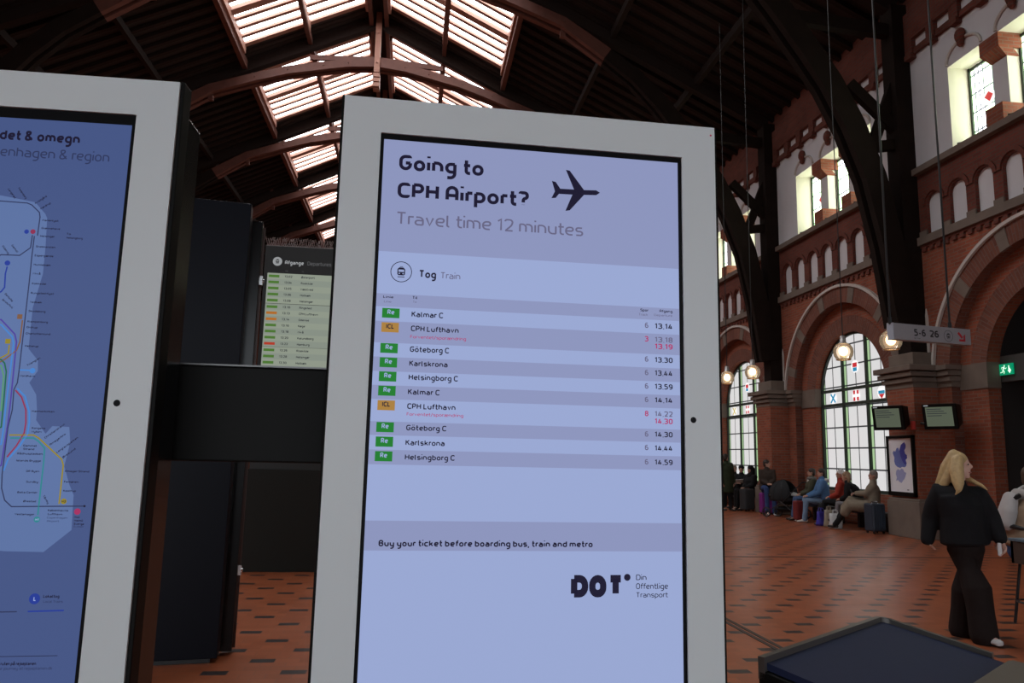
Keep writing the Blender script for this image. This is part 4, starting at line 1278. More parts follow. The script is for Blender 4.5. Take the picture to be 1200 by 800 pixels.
for a, b, zt in spans:
    s = MB()
    k = .0838
    pf, pg, ph = (lambda u, z: (u, 10.296, z)), (lambda u, z: (u, 10.294, z)), (lambda u, z: (u, 10.292, z))
    rect(s, pf, U0, U1, zt-k*(b-a), zt, 0)
    for i in range(a, b):
        t = zt-(i-a)*k
        if i % 2:
            rect(s, pg, U0, U1, t-k, t, 1)
        cidx = {'g': 2, 'o': 3, 'r': 4}[rows[i][0]]
        rect(s, ph, U0+.02, U0+.16, t-k*.72, t-k*.30, cidx)
        write(s, rows[i][1], ph, U0+.23, t-k*.68, .030, .10, 1, 5)
        write(s, rows[i][2], ph, U0+.45, t-k*.68, .030, None, 1, 5)
    s.build('display', [M_bs, M_bs2]+M_bg+[M_bi], root, org, recalc=False)
s = MB()
pf, pg = (lambda u, z: (u, 10.297, z)), (lambda u, z: (u, 10.295, z))
M_hd = glow('board_header_white', (.30, .31, .32))
disc(s, pf, U0+.12, 4.10, .062, 0)
train_icon(s, pg, U0+.12, 4.10, .062, 1, 0, False, lambda u, z: (u, 10.293, z))
write(s, 'Afgange', pf, U0+.22, 4.065, .055, .25, 3, 0)
write(s, 'Departures', pf, U0+.52, 4.065, .055, .32, 0, 2)
write(s, 'Tid', pf, U0+.23, 3.96, .022, None, 0, 2)
write(s, 'Til', pf, U0+.45, 3.96, .022, None, 0, 2)
s.build('header_lettering', [M_hd, M_bezel, glow('board_header_grey', (.11, .11, .115))], root, org, recalc=False)
s = MB()
for i in range(34):
    x = -2.07+i*.029
    for a in (-.03, .03):
        s.beam((x, 10.33, 4.32), (x+a+random.uniform(-.012, .012), 10.33+random.uniform(-.03, .05), 4.44+random.uniform(-.01, .01)), .005, .005)
    s.box(x-.014, x+.014, 10.315, 10.345, 4.318, 4.33)
tag(s.build('bird_spikes', mat('spike_plastic', (.32, .25, .24), .4), root, org), kind='stuff')

# waste station with sloping lid, lower right
La, Lb = Vector((.804, .594, 0)), Vector((.595, -.804, 0))
LO = Vector((.821, 1.747, 0))
root = thing('waste_station', 'dark bin station with sloping navy lid and raised grey metal rim', 'bin', (LO.x, LO.y, 0), atan2(.594, .804))
# local frame: x along the long edge, y away from the viewer; the lid slopes down towards -y
A, D, TZ = .737, .62, 1.1


def lz(y):
    return TZ+.175*y
m = MB()
m.prism([(0, 0, .06), (0, -D, .06), (0, -D, lz(-D)-.03), (0, 0, lz(0)-.03)], (A, 0, 0))
m.build('body', M_black, root, bevel=.004)
m = MB()
m.prism([(.012, -.012, lz(-.012)-.028), (.012, -.335, lz(-.335)-.028), (.012, -.335, lz(-.335)-.012), (.012, -.012, lz(-.012)-.012)], (A-.03, 0, 0))
m.build('lid', mat('navy_lid_laminate', (.018, .024, .062), .5, vary=.1, vscale=60, spec=.2), root)
M_rim = mat('grey_metal_rim', (.13, .12, .11), .35, .5)
m = MB()


def rim_path():
    p = [(0, -.004), (A-.035, -.004)]
    p += [(A-.035+.035*sin(radians(t)), -.039+.035*cos(radians(t))) for t in (15, 30, 45, 60, 75, 90)]
    p += [(A, -.295)]
    return p
P = rim_path()
v, f = [], []
for i, (x, y) in enumerate(P):
    a, b = P[max(0, i-1)], P[min(len(P)-1, i+1)]
    L = hypot(b[0]-a[0], b[1]-a[1])
    nx, ny = (b[1]-a[1])/L*.008, -(b[0]-a[0])/L*.008
    z = lz(y)
    v += [(x-nx*.5, y-ny*.5, z-.05), (x-nx*.5, y-ny*.5, z), (x+nx*1.5, y+ny*1.5, z), (x+nx*1.5, y+ny*1.5, z-.05)]
for i in range(len(P)-1):
    a, b = 4*i, 4*i+4
    f += [(a, a+1, b+1, b), (a+1, a+2, b+2, b+1), (a+2, a+3, b+3, b+2), (a+3, a, b, b+3)]
f += [(0, 1, 2, 3), tuple(len(v)-4+i for i in range(4))]
m.raw(v, f)
m.build('rim', M_rim, root)
m = MB()
q = [(0, -.338), (A-.045, -.338), (A-.022, -.345), (A-.014, -.37), (A-.014, -D), (0, -D)]
m.prism([(x, y, lz(y)-.028) for x, y in q], (0, 0, .032))
m.build('front_flap', mat('brown_grey_metal', (.15, .125, .105), .45, .3), root, bevel=.003)
m = MB()
m.box(.03, A-.03, -D+.03, -.03, 0, .06)
m.build('plinth', M_iron, root)

# hanging platform sign
sx, sy = 7.62, 11.0
sa = atan2(.26, 1.57)
root = thing('platform_sign', 'white hanging sign reading 5-6 26 with a red arrow', 'sign', (sx, sy, 3.667), sa)
SL_, SH = 1.59, .133
m = MB()
m.box(0, SL_, 0, .12, -SH, SH)
m.build('sign_box', mat('white_sign_face', (.36, .36, .39), .4), root, bevel=.006)
m = MB()
m.box(-.012, 0, -.004, .124, -SH-.004, SH+.004)
m.build('end_cap', mat('pale_blue_end_cap', (.42, .46, .54), .4), root)
s = MB()
fn = lambda u, z: (u, -.0015, z)
fn2 = lambda u, z: (u, -.0028, z)
write(s, '5-6', fn, SL_*.255, -.055, .115, SL_*.15, 2, 0)
write(s, '26', fn, SL_*.455, -.055, .115, SL_*.12, 2, 0)
write(s, 'Spor Track', fn, SL_*.255, -.10, .02, None, 0, 0)
train_icon(s, fn, SL_*.70, -.01, .095, 0, 1, True, fn2)
u, z = SL_*.875, -.01
s.face([fn(u-.085, z+.055), fn(u-.055, z+.085), fn(u+.03, z), fn(u, z-.03)], 2)
s.face([fn(u+.075, z+.055), fn(u+.075, z-.075), fn(u+.04, z-.075), fn(u+.04, z+.02)], 2)
s.face([fn(u-.055, z-.04), fn(u-.055, z-.075), fn(u+.075, z-.075), fn(u+.075, z-.04)], 2)
s.build('lettering', [mat('sign_black', (.02, .02, .022), .5), mat('sign_white', (.36, .36, .39), .4), mat('sign_red', (.55, .02, .03), .5)], root, recalc=False)
for u in (-.006, 1.22):
    m = MB()
    wp = Vector((sx+u*cos(sa), sy+u*sin(sa), 0))
    m.tube([(u, .06, SH-.02), (u, .06, roof_z(wp.x)-3.667-.15)], .017, 8)
    m.tube([(u, .06, SH-.005), (u, .06, SH+.10)], .03, 8)
    m.build('suspension_rod', M_iron, root)

# pendant lamps
M_globe = bpy.data.materials.new('smoked_clear_globe')
M_globe.use_nodes = True
nt = M_globe.node_tree
for n_ in list(nt.nodes):
    if n_.type != 'OUTPUT_MATERIAL':
        nt.nodes.remove(n_)
tr = nt.nodes.new('ShaderNodeBsdfTransparent')
tr.inputs['Color'].default_value = (.95, .88, .78, 1)
gs = nt.nodes.new('ShaderNodeBsdfGlossy')
gs.inputs['Roughness'].default_value = .08
em = nt.nodes.new('ShaderNodeEmission')
em.inputs['Color'].default_value = (1, .72, .46, 1)
em.inputs['Strength'].default_value = .22
ad = nt.nodes.new('ShaderNodeAddShader')
nt.links.new(tr.outputs[0], ad.inputs[0])
nt.links.new(em.outputs[0], ad.inputs[1])
ms = nt.nodes.new('ShaderNodeMixShader')
lw = nt.nodes.new('ShaderNodeFresnel')
lw.inputs['IOR'].default_value = 1.45
nt.links.new(lw.outputs['Fac'], ms.inputs[0])
nt.links.new(ad.outputs[0], ms.inputs[1])
nt.links.new(gs.outputs[0], ms.inputs[2])
nt.links.new(ms.outputs[0], nt.nodes['Material Output'].inputs['Surface'])
M_bulb = mat('warm_bulb', (.9, .8, .6), .4, emit=(1, .68, .36), strength=4)
M_refl = mat('brass_reflector', (.55, .38, .22), .3, .6)
CABLE = roof_z(8.2)-3.67-.2
L0 = thing('pendant_lamp', 'clear glass globe lamp hanging partly behind the white 5-6 26 sign', 'lamp', (8.2, 11.93, 3.67), 0, 'glass globe lamps hung along the hall')
m = MB()
m.lathe([(.07, .17), (.13, .14), (.175, .07), (.185, 0), (.17, -.08), (.125, -.15)], seg=24)
m.build('glass_globe', M_globe, L0, smooth=True)
m = MB()
m.lathe([(.0, .31), (.05, .31), (.055, .30), (.06, .18), (.085, .165), (.085, .15), (0, .15)], seg=16)
m.build('cap', mat('grey_lamp_cap', (.35, .33, .32), .4, .5), L0, smooth=True)
m = MB()
m.ball((0, 0, .01), (.085, .085, .095), seg=16, rings=10)
m.build('bulb', M_bulb, L0, smooth=True)
m = MB()
m.tube([(.128*cos(2*pi*k/20), .128*sin(2*pi*k/20), -.152) for k in range(20)], .012, 6, closed=True)
m.build('rim_ring', M_refl, L0, smooth=True)
m = MB()
m.tube([(0, 0, .30), (0, 0, CABLE)], .011, 6)
m.build('cable', M_iron, L0)
for xyz, lab in (((8.2, 13.4, 3.67), 'clear glass globe lamp hanging in front of the big lit arched window'), ((8.2, 17.33, 3.69), 'glass globe lamp beside the dark post left of the big arched window'), ((8.2, 18.84, 3.70), 'farthest glass globe lamp, hanging close to the right edge of the airport screen')):
    o = copy_tree(L0)
    o.location = xyz
    o['label'] = lab

# hung monitors
M_mon = glow('monitor_grey_green', (.085, .10, .07))


def monitor(label, loc, face):
    t = Vector(face).normalized()
    rot = atan2(t.y, t.x)+pi/2
    root = thing('monitor', label, 'monitor', loc, rot, 'tube monitors on the brick pilaster')
    tl = Matrix.Rotation(radians(9), 4, 'X')
    # local: -y is the viewing side
    m = MB()
    m.box(-.33, .33, -.06, .0, -.26, .26)
    v = [(-.32, 0, -.25), (.32, 0, -.25), (.32, 0, .25), (-.32, 0, .25), (-.24, .38, -.19), (.24, .38, -.19), (.24, .38, .2), (-.24, .38, .2)]
    m.raw(v, [(0, 1, 5, 4), (1, 2, 6, 5), (2, 3, 7, 6), (3, 0, 4, 7), (4, 5, 6, 7), (0, 1, 2, 3)])
    a = m.build('casing', M_black, root, bevel=.008)
    m = MB()
    rect(m, lambda u, z: (u, -.0615, z), -.265, .265, -.195, .20)
    for i in range(4):
        rect(m, lambda u, z: (u, -.063, z), -.24, .05+.05*(i % 3), .15-i*.045, .163-i*.045, 1)
    rect(m, lambda u, z: (u, -.063, z), -.29, -.20, .222, .242, 2)
    b = m.build('screen', [M_mon, M_bi, M_hd], root, recalc=False)
    for o in (a, b):
        o.data.transform(tl)
    return root


mo1 = monitor('boxy monitor hung left of the pilaster, in front of the arched window edge', (10.1, 14.9, 2.52), (-.88, -.47, 0))
mo2 = monitor('boxy monitor hung right of the pilaster, above the blonde woman', (10.72, 14.12, 2.53), (-.88, -.47, 0))
for root, p in ((mo1, (10.62, 15.0, 2.42)), (mo2, (10.75, 14.79, 2.42))):
    m = MB()
    q = root.matrix_basis.inverted()
    w0 = Vector(root.location)+Vector((.26, .25, -.05))
    m.tube([q @ w0, q @ Vector((w0.x, w0.y, 2.36)), q @ Vector(p)], .028, 8)
    m.build('wall_bracket', M_iron, root)
m = MB()
m.lathe([(0, .1), (.045, .1), (.05, .02), (.05, -.08), (0, -.08)], (10.58, 14.80, 2.36), 12)
tag(m.build('fire_alarm', mat('red_alarm_plastic', (.5, .03, .02), .4), org=(10.58, 14.8, 2.36)), 'small red alarm unit on the pilaster edge between the two monitors', 'alarm')

# map poster on the pilaster
root = thing('map_poster', 'framed poster with a blue map on the brick pilaster', 'poster', (10.6, 15.27, 1.5))
org = root.location
m = MB()
y0, y1, z0, z1 = 14.83, 15.73, .86, 2.16
for a, b, c_, d in ((y0, y0+.05, z0, z1), (y1-.05, y1, z0, z1), (y0, y1, z1-.06, z1), (y0, y1, z0, z0+.09)):
    m.box(10.55, 10.62, a, b, c_, d)
m.build('frame', M_black, root, org, bevel=.004)
m = MB()
m.box(10.585, 10.615, y0+.04, y1-.04, z0+.08, z1-.05)
m.build('paper', mat('poster_paper', (.85, .86, .9), .35), root, org)
m = MB()
PY = lambda x: y1-.05-(x-672)/100*(y1-y0-.1)
PZ = lambda y: z1-.06-(y-180)/205*(z1-z0-.15)
blues = [((725, 205), (733, 199), (740, 194), (746, 205), (745, 216), (739, 226), (741, 238), (748, 244), (749, 256), (742, 262), (746, 276), (742, 284), (732, 277), (726, 262), (722, 250), (716, 238), (719, 222)),
         ((688, 236), (694, 227), (700, 231), (706, 218), (713, 215), (719, 232), (722, 250), (728, 266), (735, 278), (745, 284), (737, 291), (726, 289), (718, 294), (706, 290), (697, 282), (693, 268), (695, 254)),
         ((700, 305), (708, 298), (716, 303), (722, 295), (730, 299), (734, 308), (742, 312), (738, 324), (733, 335), (727, 341), (720, 351), (711, 347), (705, 340), (697, 345), (701, 330), (697, 318))]
for i, pg in enumerate(blues):
    m.face([(10.583-.0004*i, PY(x), PZ(y)) for x, y in pg], i)
m.face([(10.583, PY(x), PZ(y)) for x, y in ((742, 378), (750, 378), (750, 374), (742, 374))], 3)
m.build('printed_map', [mat('print_deep_blue', (.07, .08, .42), .4), mat('print_blue', (.16, .22, .55), .4), mat('print_pale_blue', (.36, .40, .66), .4), mat('print_grey', (.2, .2, .22), .4)], root, org, recalc=False)

# emergency exit sign
c = C0-BAY
root = thing('exit_sign', 'small green running man exit sign inside the dark archway', 'sign', (WX+.50, 13.42, 3.46))
m = MB()
m.box(-.03, .0, -.17, .17, -.11, .11)
m.build('sign_box', mat('exit_green', (.0, .25, .12), .4, emit=(.0, .22, .10), strength=1.0), root)
s = MB()
ef = lambda u, z: (-.032, -u, z)
M_ew = mat('exit_white', (.7, .8, .7), .4, emit=(.55, .8, .6), strength=1)
disc(s, ef, -.035, .07, .018, 0, seg=12)
stroke(s, ef, [(-.045, .045), (-.075, -.005)], .03)
stroke(s, ef, [(-.05, .04), (-.10, .045), (-.115, .015)], .014)
stroke(s, ef, [(-.045, .035), (-.01, .01), (.015, .03)], .014)
stroke(s, ef, [(-.075, -.005), (-.045, -.045), (-.055, -.085)], .018)
stroke(s, ef, [(-.075, -.005), (-.09, -.05), (-.14, -.06)], .018)
s.face([ef(.04, -.03), ef(.10, .03), ef(.10, -.09)])
s.face([ef(.135, -.03), ef(.085, .03), ef(.085, -.09)])
s.face([ef(.06, .0), ef(.09, .0), ef(.09, .07), ef(.06, .07)])
s.build('running_man_symbol', M_ew, root, recalc=False)

# ------------------------------------------------------------------ people
SKIN = mat('skin', (.50, .28, .20), .55)
SKIN2 = mat('pale_skin', (.68, .42, .33), .55)
EYE_M = mat('eye_dark', (.02, .015, .012), .3)
LIP_M = mat('lips', (.38, .13, .11), .5)


def hand_parts(mb, W, d, pal, size=.175, curl=.5, thumb=1):
    """palm, four bent fingers and a thumb; W wrist, d pointing direction, pal palm normal"""
    d = Vector(d).normalized()
    pal = Vector(pal)
    pal = (pal-d*pal.dot(d)).normalized()
    s = d.cross(pal)*thumb
    W = Vector(W)
    mb.limb([W-d*.01, W+d*size*.25, W+d*size*.48], [(.024, .016), (.036, .014), (.038, .012)], side=s, seg=10)
    for k, (o, L) in enumerate(((.030, .40), (.010, .46), (-.011, .43), (-.030, .33))):
        p = W+d*size*.48+s*o
        L *= size
        a1, a2 = curl*.6, curl*1.4
        q = p+(d*cos(a1)+pal*sin(a1))*L*.45
        r = q+(d*cos(a2)+pal*sin(a2))*L*.55
        mb.limb([p-d*.012, p, q, r], [.0095, .0092, .0085, .007], seg=8)
    p = W+d*size*.16+s*.03
    q = p+(d*.6+s*.75+pal*.25).normalized()*size*.22
    r = q+(d*.85+s*.25+pal*.35).normalized()*size*.18
    mb.limb([p-s*.012, p, q, r], [.012, .0115, .0105, .008], seg=8)


def V(*a):
    return Vector(a)


def build_person(label, J, skin=None, hair=None, hair_style='short', jacket=None, bulk=1.0, hem=.06, trousers=None, flare=1.0, shoes=None, shirt=None,
                 voxel=.014, group=None, hood=None, hat=None, coat_len=0, scarf=None, hands=True, curl=.6):
    """J: named joints in world space. One continuous body, clothes and hair as parts."""
    skin = skin or SKIN
    base = V(J['P'].x, J['P'].y, min(J['LA'].z, J['RA'].z)-.07)
    root = thing('person', label, 'person', base, 0, group)
    P, N, H, F = J['P'], J['N'], J['H'], J['F'].normalized()
    S = J['S'].normalized()                                 # towards the person's left
    up = (N-P).normalized()
    ax = S.cross(up) if S.cross(up).dot(J.get('B', F)) > 0 else up.cross(S)
    HU = J.get('HU', (H-N).normalized()*.4+V(0, 0, 1)).normalized()
    HS = HU.cross(F).normalized()                            # left side of the head
    HF = HS.cross(HU).normalized()
    C = P.lerp(N, .68)
    # body
    b = MB()
    b.limb([P-up*.05, P.lerp(N, .3), C, P.lerp(N, .88)], [(.15, .11), (.135, .10), (.16, .115), (.12, .08)], side=S, seg=14)
    for q in 'LR':
        s_ = 1 if q == 'L' else -1
        b.limb([P.lerp(N, .86)+S*s_*.07, J[q+'S'], J[q+'E'], J[q+'W']], [.05, .05, .037, .026], seg=10)
        b.limb([P+S*s_*.08, J[q+'H'], J[q+'K'], J[q+'A']], [.085, .085, .055, .04], seg=10)
        b.limb([J[q+'A']-V(0, 0, .02), J[q+'T']], [.04, .032], seg=8)
    b.limb([P.lerp(N, .9), N, H-HU*.06], [.06, .052, .05], seg=12)
    b.ball(H+HU*.025-HF*.008, (.073, .092, .095), axes=(HS, HF, HU), seg=18, rings=12)
    b.ball(H-HU*.045+HF*.022, (.055, .068, .07), axes=(HS, HF, HU), seg=16, rings=10)
    b.limb([H+HU*.02+HF*.082, H-HU*.012+HF*.102, H-HU*.022+HF*.088], [.012, .015, .012], seg=8)
    b.ball(H-HU*.095+HF*.062, .022, seg=10, rings=7)
    for s_ in (-1, 1):
        b.ball(H+HS*s_*.076-HF*.005-HU*.005, (.010, .02, .03), axes=(HS, HF, HU), seg=8, rings=6)
    x = MB()
    if hands:
        for q in 'LR':
            d = (J[q+'W']-J[q+'E']).normalized()
            if q+'D' in J:
                d = J[q+'D'].normalized()
            hand_parts(x, J[q+'W'], d, J.get(q+'Pn', V(0, 0, -1)), curl=J.get(q+'C', curl), thumb=1 if q == 'L' else -1)
    body = b.blob('body', skin, root, base, voxel*.8, 2, extra=x)
    for s_ in (-1, 1):
        m = MB()
        m.ball(H+HS*s_*.032+HF*.083+HU*.012, (.013, .006, .008), axes=(HS, HF, HU), seg=8, rings=6)
        m.build('eye', EYE_M, body, base, smooth=True)
    m = MB()
    m.limb([H-HU*.062+HF*.083+HS*.02, H-HU*.062+HF*.091, H-HU*.062+HF*.083-HS*.02], [.006, .008, .006], seg=8)
    m.build('mouth', LIP_M, body, base, smooth=True)
    # trousers
    t = MB()
    t.limb([P-up*.06, P+up*.12], [(.175, .135), (.165, .125)], side=S, seg=16)
    for q in 'LR':
        s_ = 1 if q == 'L' else -1
        fl = .062*flare
        A = J[q+'A']
        t.limb([P+S*s_*.07, J[q+'H'], J[q+'H'].lerp(J[q+'K'], .5), J[q+'K'], J[q+'K'].lerp(A, .5), A+V(0, 0, -.02 if flare > 1.1 else .0)], [.105, .105, .09, .076*max(1, flare*.9), fl*1.02, fl*1.08], seg=14)
    t.blob('trousers', trousers, root, base, voxel, 3)
    for q in 'LR':
        A, T = J[q+'A'], J[q+'T']
        d = (T-A)
        d.z = 0
        d = d.normalized() if d.length > .01 else F
        m = MB()
        z = min(A.z-.055, T.z)
        sd = d.cross(V(0, 0, 1))
        m.limb([A-d*.035-V(0, 0, .03), A+d*.06-V(0, 0, .04), T-d*.03, T+d*.03], [(.042, .045), (.044, .04), (.045, .032), (.036, .024)], side=sd, seg=12)
        m.limb([A-d*.05-V(0, 0, .055), T+d*.03-V(0, 0, .012)], [(.038, .02), (.042, .018)], side=sd, seg=10)
        m.blob('shoe', shoes, root, base, voxel*.7, 1)
    # jacket
    k = bulk
    j = MB()
    j.limb([P-up*hem, P.lerp(N, .1), P.lerp(N, .45), C, P.lerp(N, .86), P.lerp(N, .97)],
           [(.19*k, .155*k), (.185*k, .15*k), (.175*k, .145*k), (.185*k, .148*k), (J.get('shw', .15)*k, .115*k), (.075, .075)], side=S, seg=18, cap=(.25, 1))
    for q in 'LR':
        s_ = 1 if q == 'L' else -1
        j.limb([P.lerp(N, .84)+S*s_*.06, J[q+'S'], J[q+'S'].lerp(J[q+'E'], .5), J[q+'E'], J[q+'E'].lerp(J[q+'W'], .6), J[q+'E'].lerp(J[q+'W'], J.get(q+'sl', .97))],
               [.085*k, .082*k, .074*k, .067*k, .058*k, .05*k], seg=14)
    if coat_len:
        for q in 'LR':
            j.limb([P, J[q+'H'].lerp(J[q+'K'], .3), J[q+'H'].lerp(J[q+'K'], 1.0), J[q+'K'].lerp(J[q+'A'], coat_len)], [.16, .14, .13, .11], seg=14)
    j.limb([N-up*.03, N+up*.045], [.085, .072], seg=14)
    jk = j.blob('jacket', jacket, root, base, voxel, 3)
    if shirt:
        m = MB()
        m.limb([C+ax*.115*k-up*.1, N+ax*.085], [(.05, .03), (.045, .03)], side=S, seg=10)
        m.build('shirt_front', shirt, root, base, smooth=True)
    if scarf:
        m = MB()
        m.tube([N+(S*cos(2*pi*i/14)+ax*sin(2*pi*i/14))*.085+up*.02 for i in range(14)], .04, 8, closed=True)
        m.build('scarf', scarf, root, base, smooth=True)
    if hood:
        m = MB()
        m.limb([N-ax*.10+S*.10-up*.01, N-ax*.13-up*.03, N-ax*.10-S*.10-up*.01], [.05, .065, .05], seg=12)
        m.blob('hood', hood, root, base, voxel, 2)
    # hair
    h = MB()
    if hair:
        h.ball(H+HU*.04-HF*.018, (.083, .098, .094), axes=(HS, HF, HU), seg=18, rings=12)
        h.ball(H-HU*.01-HF*.052, (.078, .058, .085), axes=(HS, HF, HU), seg=16, rings=10)
        if hair_style == 'bun':
            h.ball(H+HU*.02-HF*.13, .04, seg=10, rings=8)
        if hair_style in ('long', 'bob'):
            L = .16 if hair_style == 'bob' else .30
            for s_ in (-1, 0, 1):
                p0 = H+HU*.02-HF*.05+HS*s_*.07
                h.limb([p0, p0-V(0, 0, L*.5)+HS*s_*.015-HF*.02, p0-V(0, 0, L)+HS*s_*.02-HF*.01], [(.035, .045), (.04, .045), (.022, .02)], side=HS, seg=10)
        for st in J.get('hair', []):
            h.limb([p for p, r in st], [r for p, r in st], seg=10)
        h.blob('hair', hair, root, base, voxel*.75, 2)
    if hat:
        m = MB()
        m.ball(H+HU*.055-HF*.02, (.092, .108, .095), axes=(HS, HF, HU), seg=18, rings=12)
        if hat[1] == 'hood':
            m.limb([H+HU*.02-HF*.05, H-HU*.10-HF*.05, N-up*.03], [.10, .105, .13], seg=14)
        m.blob('hood' if hat[1] == 'hood' else 'cap', hat[0], root, base, voxel, 2)
    return root


def seated(x, y, face, seat=.46, lean=0, head=None, hands='lap', spread=.11, reach=.45, shin=None, side_lean=0, tuck=0.0, scale=1.0):
    """joints of somebody sitting on something of height seat, facing the horizontal direction face"""
    f = V(face[0], face[1], 0).normalized()
    s = V(0, 0, 1).cross(f)                                  # person's left
    P = V(x, y, seat+.15)
    up = (V(0, 0, 1)*cos(lean)+f*sin(lean)+s*side_lean).normalized()
    N = P+up*.53*scale
    J = dict(P=P, N=N, S=s, F=V(*head, 0) if head and len(head) == 2 else V(*head) if head else f, B=f)
    J['H'] = N+(up*.6+V(0, 0, .4)).normalized()*.165
    for q, k in (('L', 1), ('R', -1)):
        J[q+'H'] = P+s*k*.095+f*.04-V(0, 0, .01)
        J[q+'K'] = P+s*k*spread+f*reach+V(0, 0, .0)
        d = f*(.06-tuck)
        J[q+'A'] = V(J[q+'K'].x, J[q+'K'].y, .09)+d
        J[q+'T'] = J[q+'A']+f*.15-V(0, 0, .055)
        J[q+'S'] = N+s*k*.175-up*.06
        if hands == 'lap':
            w = P+f*.30+s*k*.045+V(0, 0, .13)
        elif hands == 'read':
            w = P+f*.33+s*k*.05+V(0, 0, .28)
        elif hands == 'knees':
            w = P+f*.36+s*k*.12+V(0, 0, .11)
        else:
            w = P+f*.12+s*k*.26+V(0, 0, .12)
        J[q+'W'] = w
        J[q+'E'] = (J[q+'S']+w)/2+s*k*.05-V(0, 0, .09)-f*.05
        J[q+'D'] = (f*.8-s*k*.6)
    return J


def standing(x, y, face, h=1.7, head=None, step=.1):
    f = V(face[0], face[1], 0).normalized()
    s = V(0, 0, 1).cross(f)
    k_ = h/1.72
    P = V(x, y, .93*k_)
    N = P+V(0, 0, .52*k_)
    J = dict(P=P, N=N, S=s, F=V(*head, 0) if head else f, B=f, H=N+V(0, 0, .17*k_))
    for q, k in (('L', 1), ('R', -1)):
        J[q+'H'] = P+s*k*.09-V(0, 0, .02)
        J[q+'K'] = P+s*k*.09+f*(.02+step*.3*k)-V(0, 0, .43*k_)
        J[q+'A'] = V(x, y, .09)+s*k*.09+f*step*k
        J[q+'T'] = J[q+'A']+f*.15-V(0, 0, .055)
        J[q+'S'] = N+s*k*.18-V(0, 0, .05)
        J[q+'E'] = J[q+'S']+s*k*.05-V(0, 0, .28*k_)
        J[q+'W'] = J[q+'E']+f*.08-V(0, 0, .24*k_)
        J[q+'Pn'] = s*-k
    return J


def cloth(name, c, vary=.25, rough=.85, vs=14):
    return mat(name, c, rough, vary=vary, vscale=vs, spec=.2)


# ---- blonde woman striding to the right
AZ = .672                                                   # she stands on this bearing
RE_ = 8.23


def w_(px, py, dr=0):
    return at(px, py, RE_+dr, AZ)


imgr = V(cos(AZ), -sin(AZ), 0)                              # to the right in the picture
away = V(sin(AZ), cos(AZ), 0)
J = dict(P=w_(1131, 634), N=w_(1123, 572), H=w_(1124, 545.5), F=imgr*.97-away*.22, B=imgr*.75-away*.65)
J['S'] = (imgr*.62+away*.75)                                # towards her left
J['HU'] = V(0, 0, 1)-imgr*.02
J['LS'], J['RS'] = w_(1147, 580, .05), w_(1101, 577, -.05)
J['shw'] = .19
J['Rsl'] = 1.42
J['LE'], J['LW'] = w_(1162, 608, .06), w_(1172, 631, .0)
J['RE'], J['RW'] = w_(1091, 606, .02), w_(1088, 624, .0)
J['LD'], J['LPn'] = V(0, 0, -1)+imgr*.25, -imgr*.8-away*.6
J['RD'], J['RPn'] = V(0, 0, -1), imgr
J['LC'], J['RC'] = .75, .6
J['LH'], J['RH'] = w_(1139, 642, .03), w_(1124, 642, -.03)
J['RK'], J['RA'] = w_(1145, 690, -.12), w_(1153, 741, -.14)
J['RT'] = w_(1168, 752, -.22)
J['LK'], J['LA'] = w_(1132, 692, .03), w_(1128, 734, .10)
J['LT'] = w_(1139, 745, .08)
hh = J['H']
J['hair'] = [
    [(w_(1118, 533), .055), (w_(1110, 548), .062), (w_(1105, 560), .052), (w_(1098, 571), .03), (w_(1091, 577), .010)],
    [(w_(1119, 540, -.03), .05), (w_(1113, 556, -.05), .05), (w_(1106, 567, -.06), .036), (w_(1098, 575, -.06), .012)],
    [(w_(1124, 536, -.07), .035), (w_(1124, 553, -.13), .042), (w_(1125, 566, -.18), .036), (w_(1124, 574, -.21), .022), (w_(1120, 579, -.21), .008)],
    [(w_(1120, 538, -.08), .035), (w_(1118, 552, -.12), .04), (w_(1119, 564, -.16), .03), (w_(1122, 574, -.20), .016)],
    [(w_(1127, 552, .04), .022), (w_(1135, 561, .02), .026), (w_(1144, 566, -.03), .022), (w_(1151, 569, -.05), .016), (w_(1157, 574, -.05), .007)]]
M_blond = mat('blonde_hair', (.52, .36, .17), .5, vary=.35, vscale=30)
build_person('blonde woman in a short black jacket and wide dark trousers striding right', J, SKIN2, M_blond, 'none', cloth('black_wool', (.012, .012, .014)), 1.2, .01,
             cloth('dark_brown_trousers', (.018, .012, .011)), 1.75, cloth('white_trainer', (.62, .62, .62), .05), voxel=.011)
m = MB()
p = J['LW']+V(0, 0, -.09)-imgr*.01-away*.03
m.limb([p+V(0, 0, .05), p-V(0, 0, .05)], [(.012, .018), (.012, .018)], side=away, seg=10)
o = m.build('held_phone', mat('white_plastic', (.75, .75, .75), .4), org=p)
tag(o, 'small white object in the lowered left hand of the blonde woman', 'phone')

# ---- high table and the person leaning on it at the right edge
root = thing('high_table', 'blue-grey topped high table at the right edge of the photo', 'table', (6.15, 5.95, 0))
org = root.location
m = MB()
m.box(5.60, 6.7, 5.25, 6.58, .86, .885)
m.build('table_top', mat('blue_grey_laminate', (.13, .19, .24), .35), root, org, bevel=.004)
m = MB()
for a, b, c_, d in ((5.61, 5.64, 5.27, 6.56), (6.66, 6.69, 5.27, 6.56), (5.61, 6.69, 5.27, 5.30), (5.61, 6.69, 6.53, 6.56)):
    m.box(a, b, c_, d, .66, .86)
m.build('apron', mat('dark_wood_apron', (.07, .045, .035), .5), root, org)
for x in (5.95, 6.62):
    for y in (5.34, 6.5):
        m = MB()
        m.box(x-.03, x+.03, y-.03, y+.03, 0, .86)
        m.build('leg', M_iron, root, org)
f = V(.93, -.36, 0).normalized()
s = V(0, 0, 1).cross(f)
P = V(6.11, 6.97, .78)
up = (V(0, 0, 1)+f*.22).normalized()
N = P+up*.50
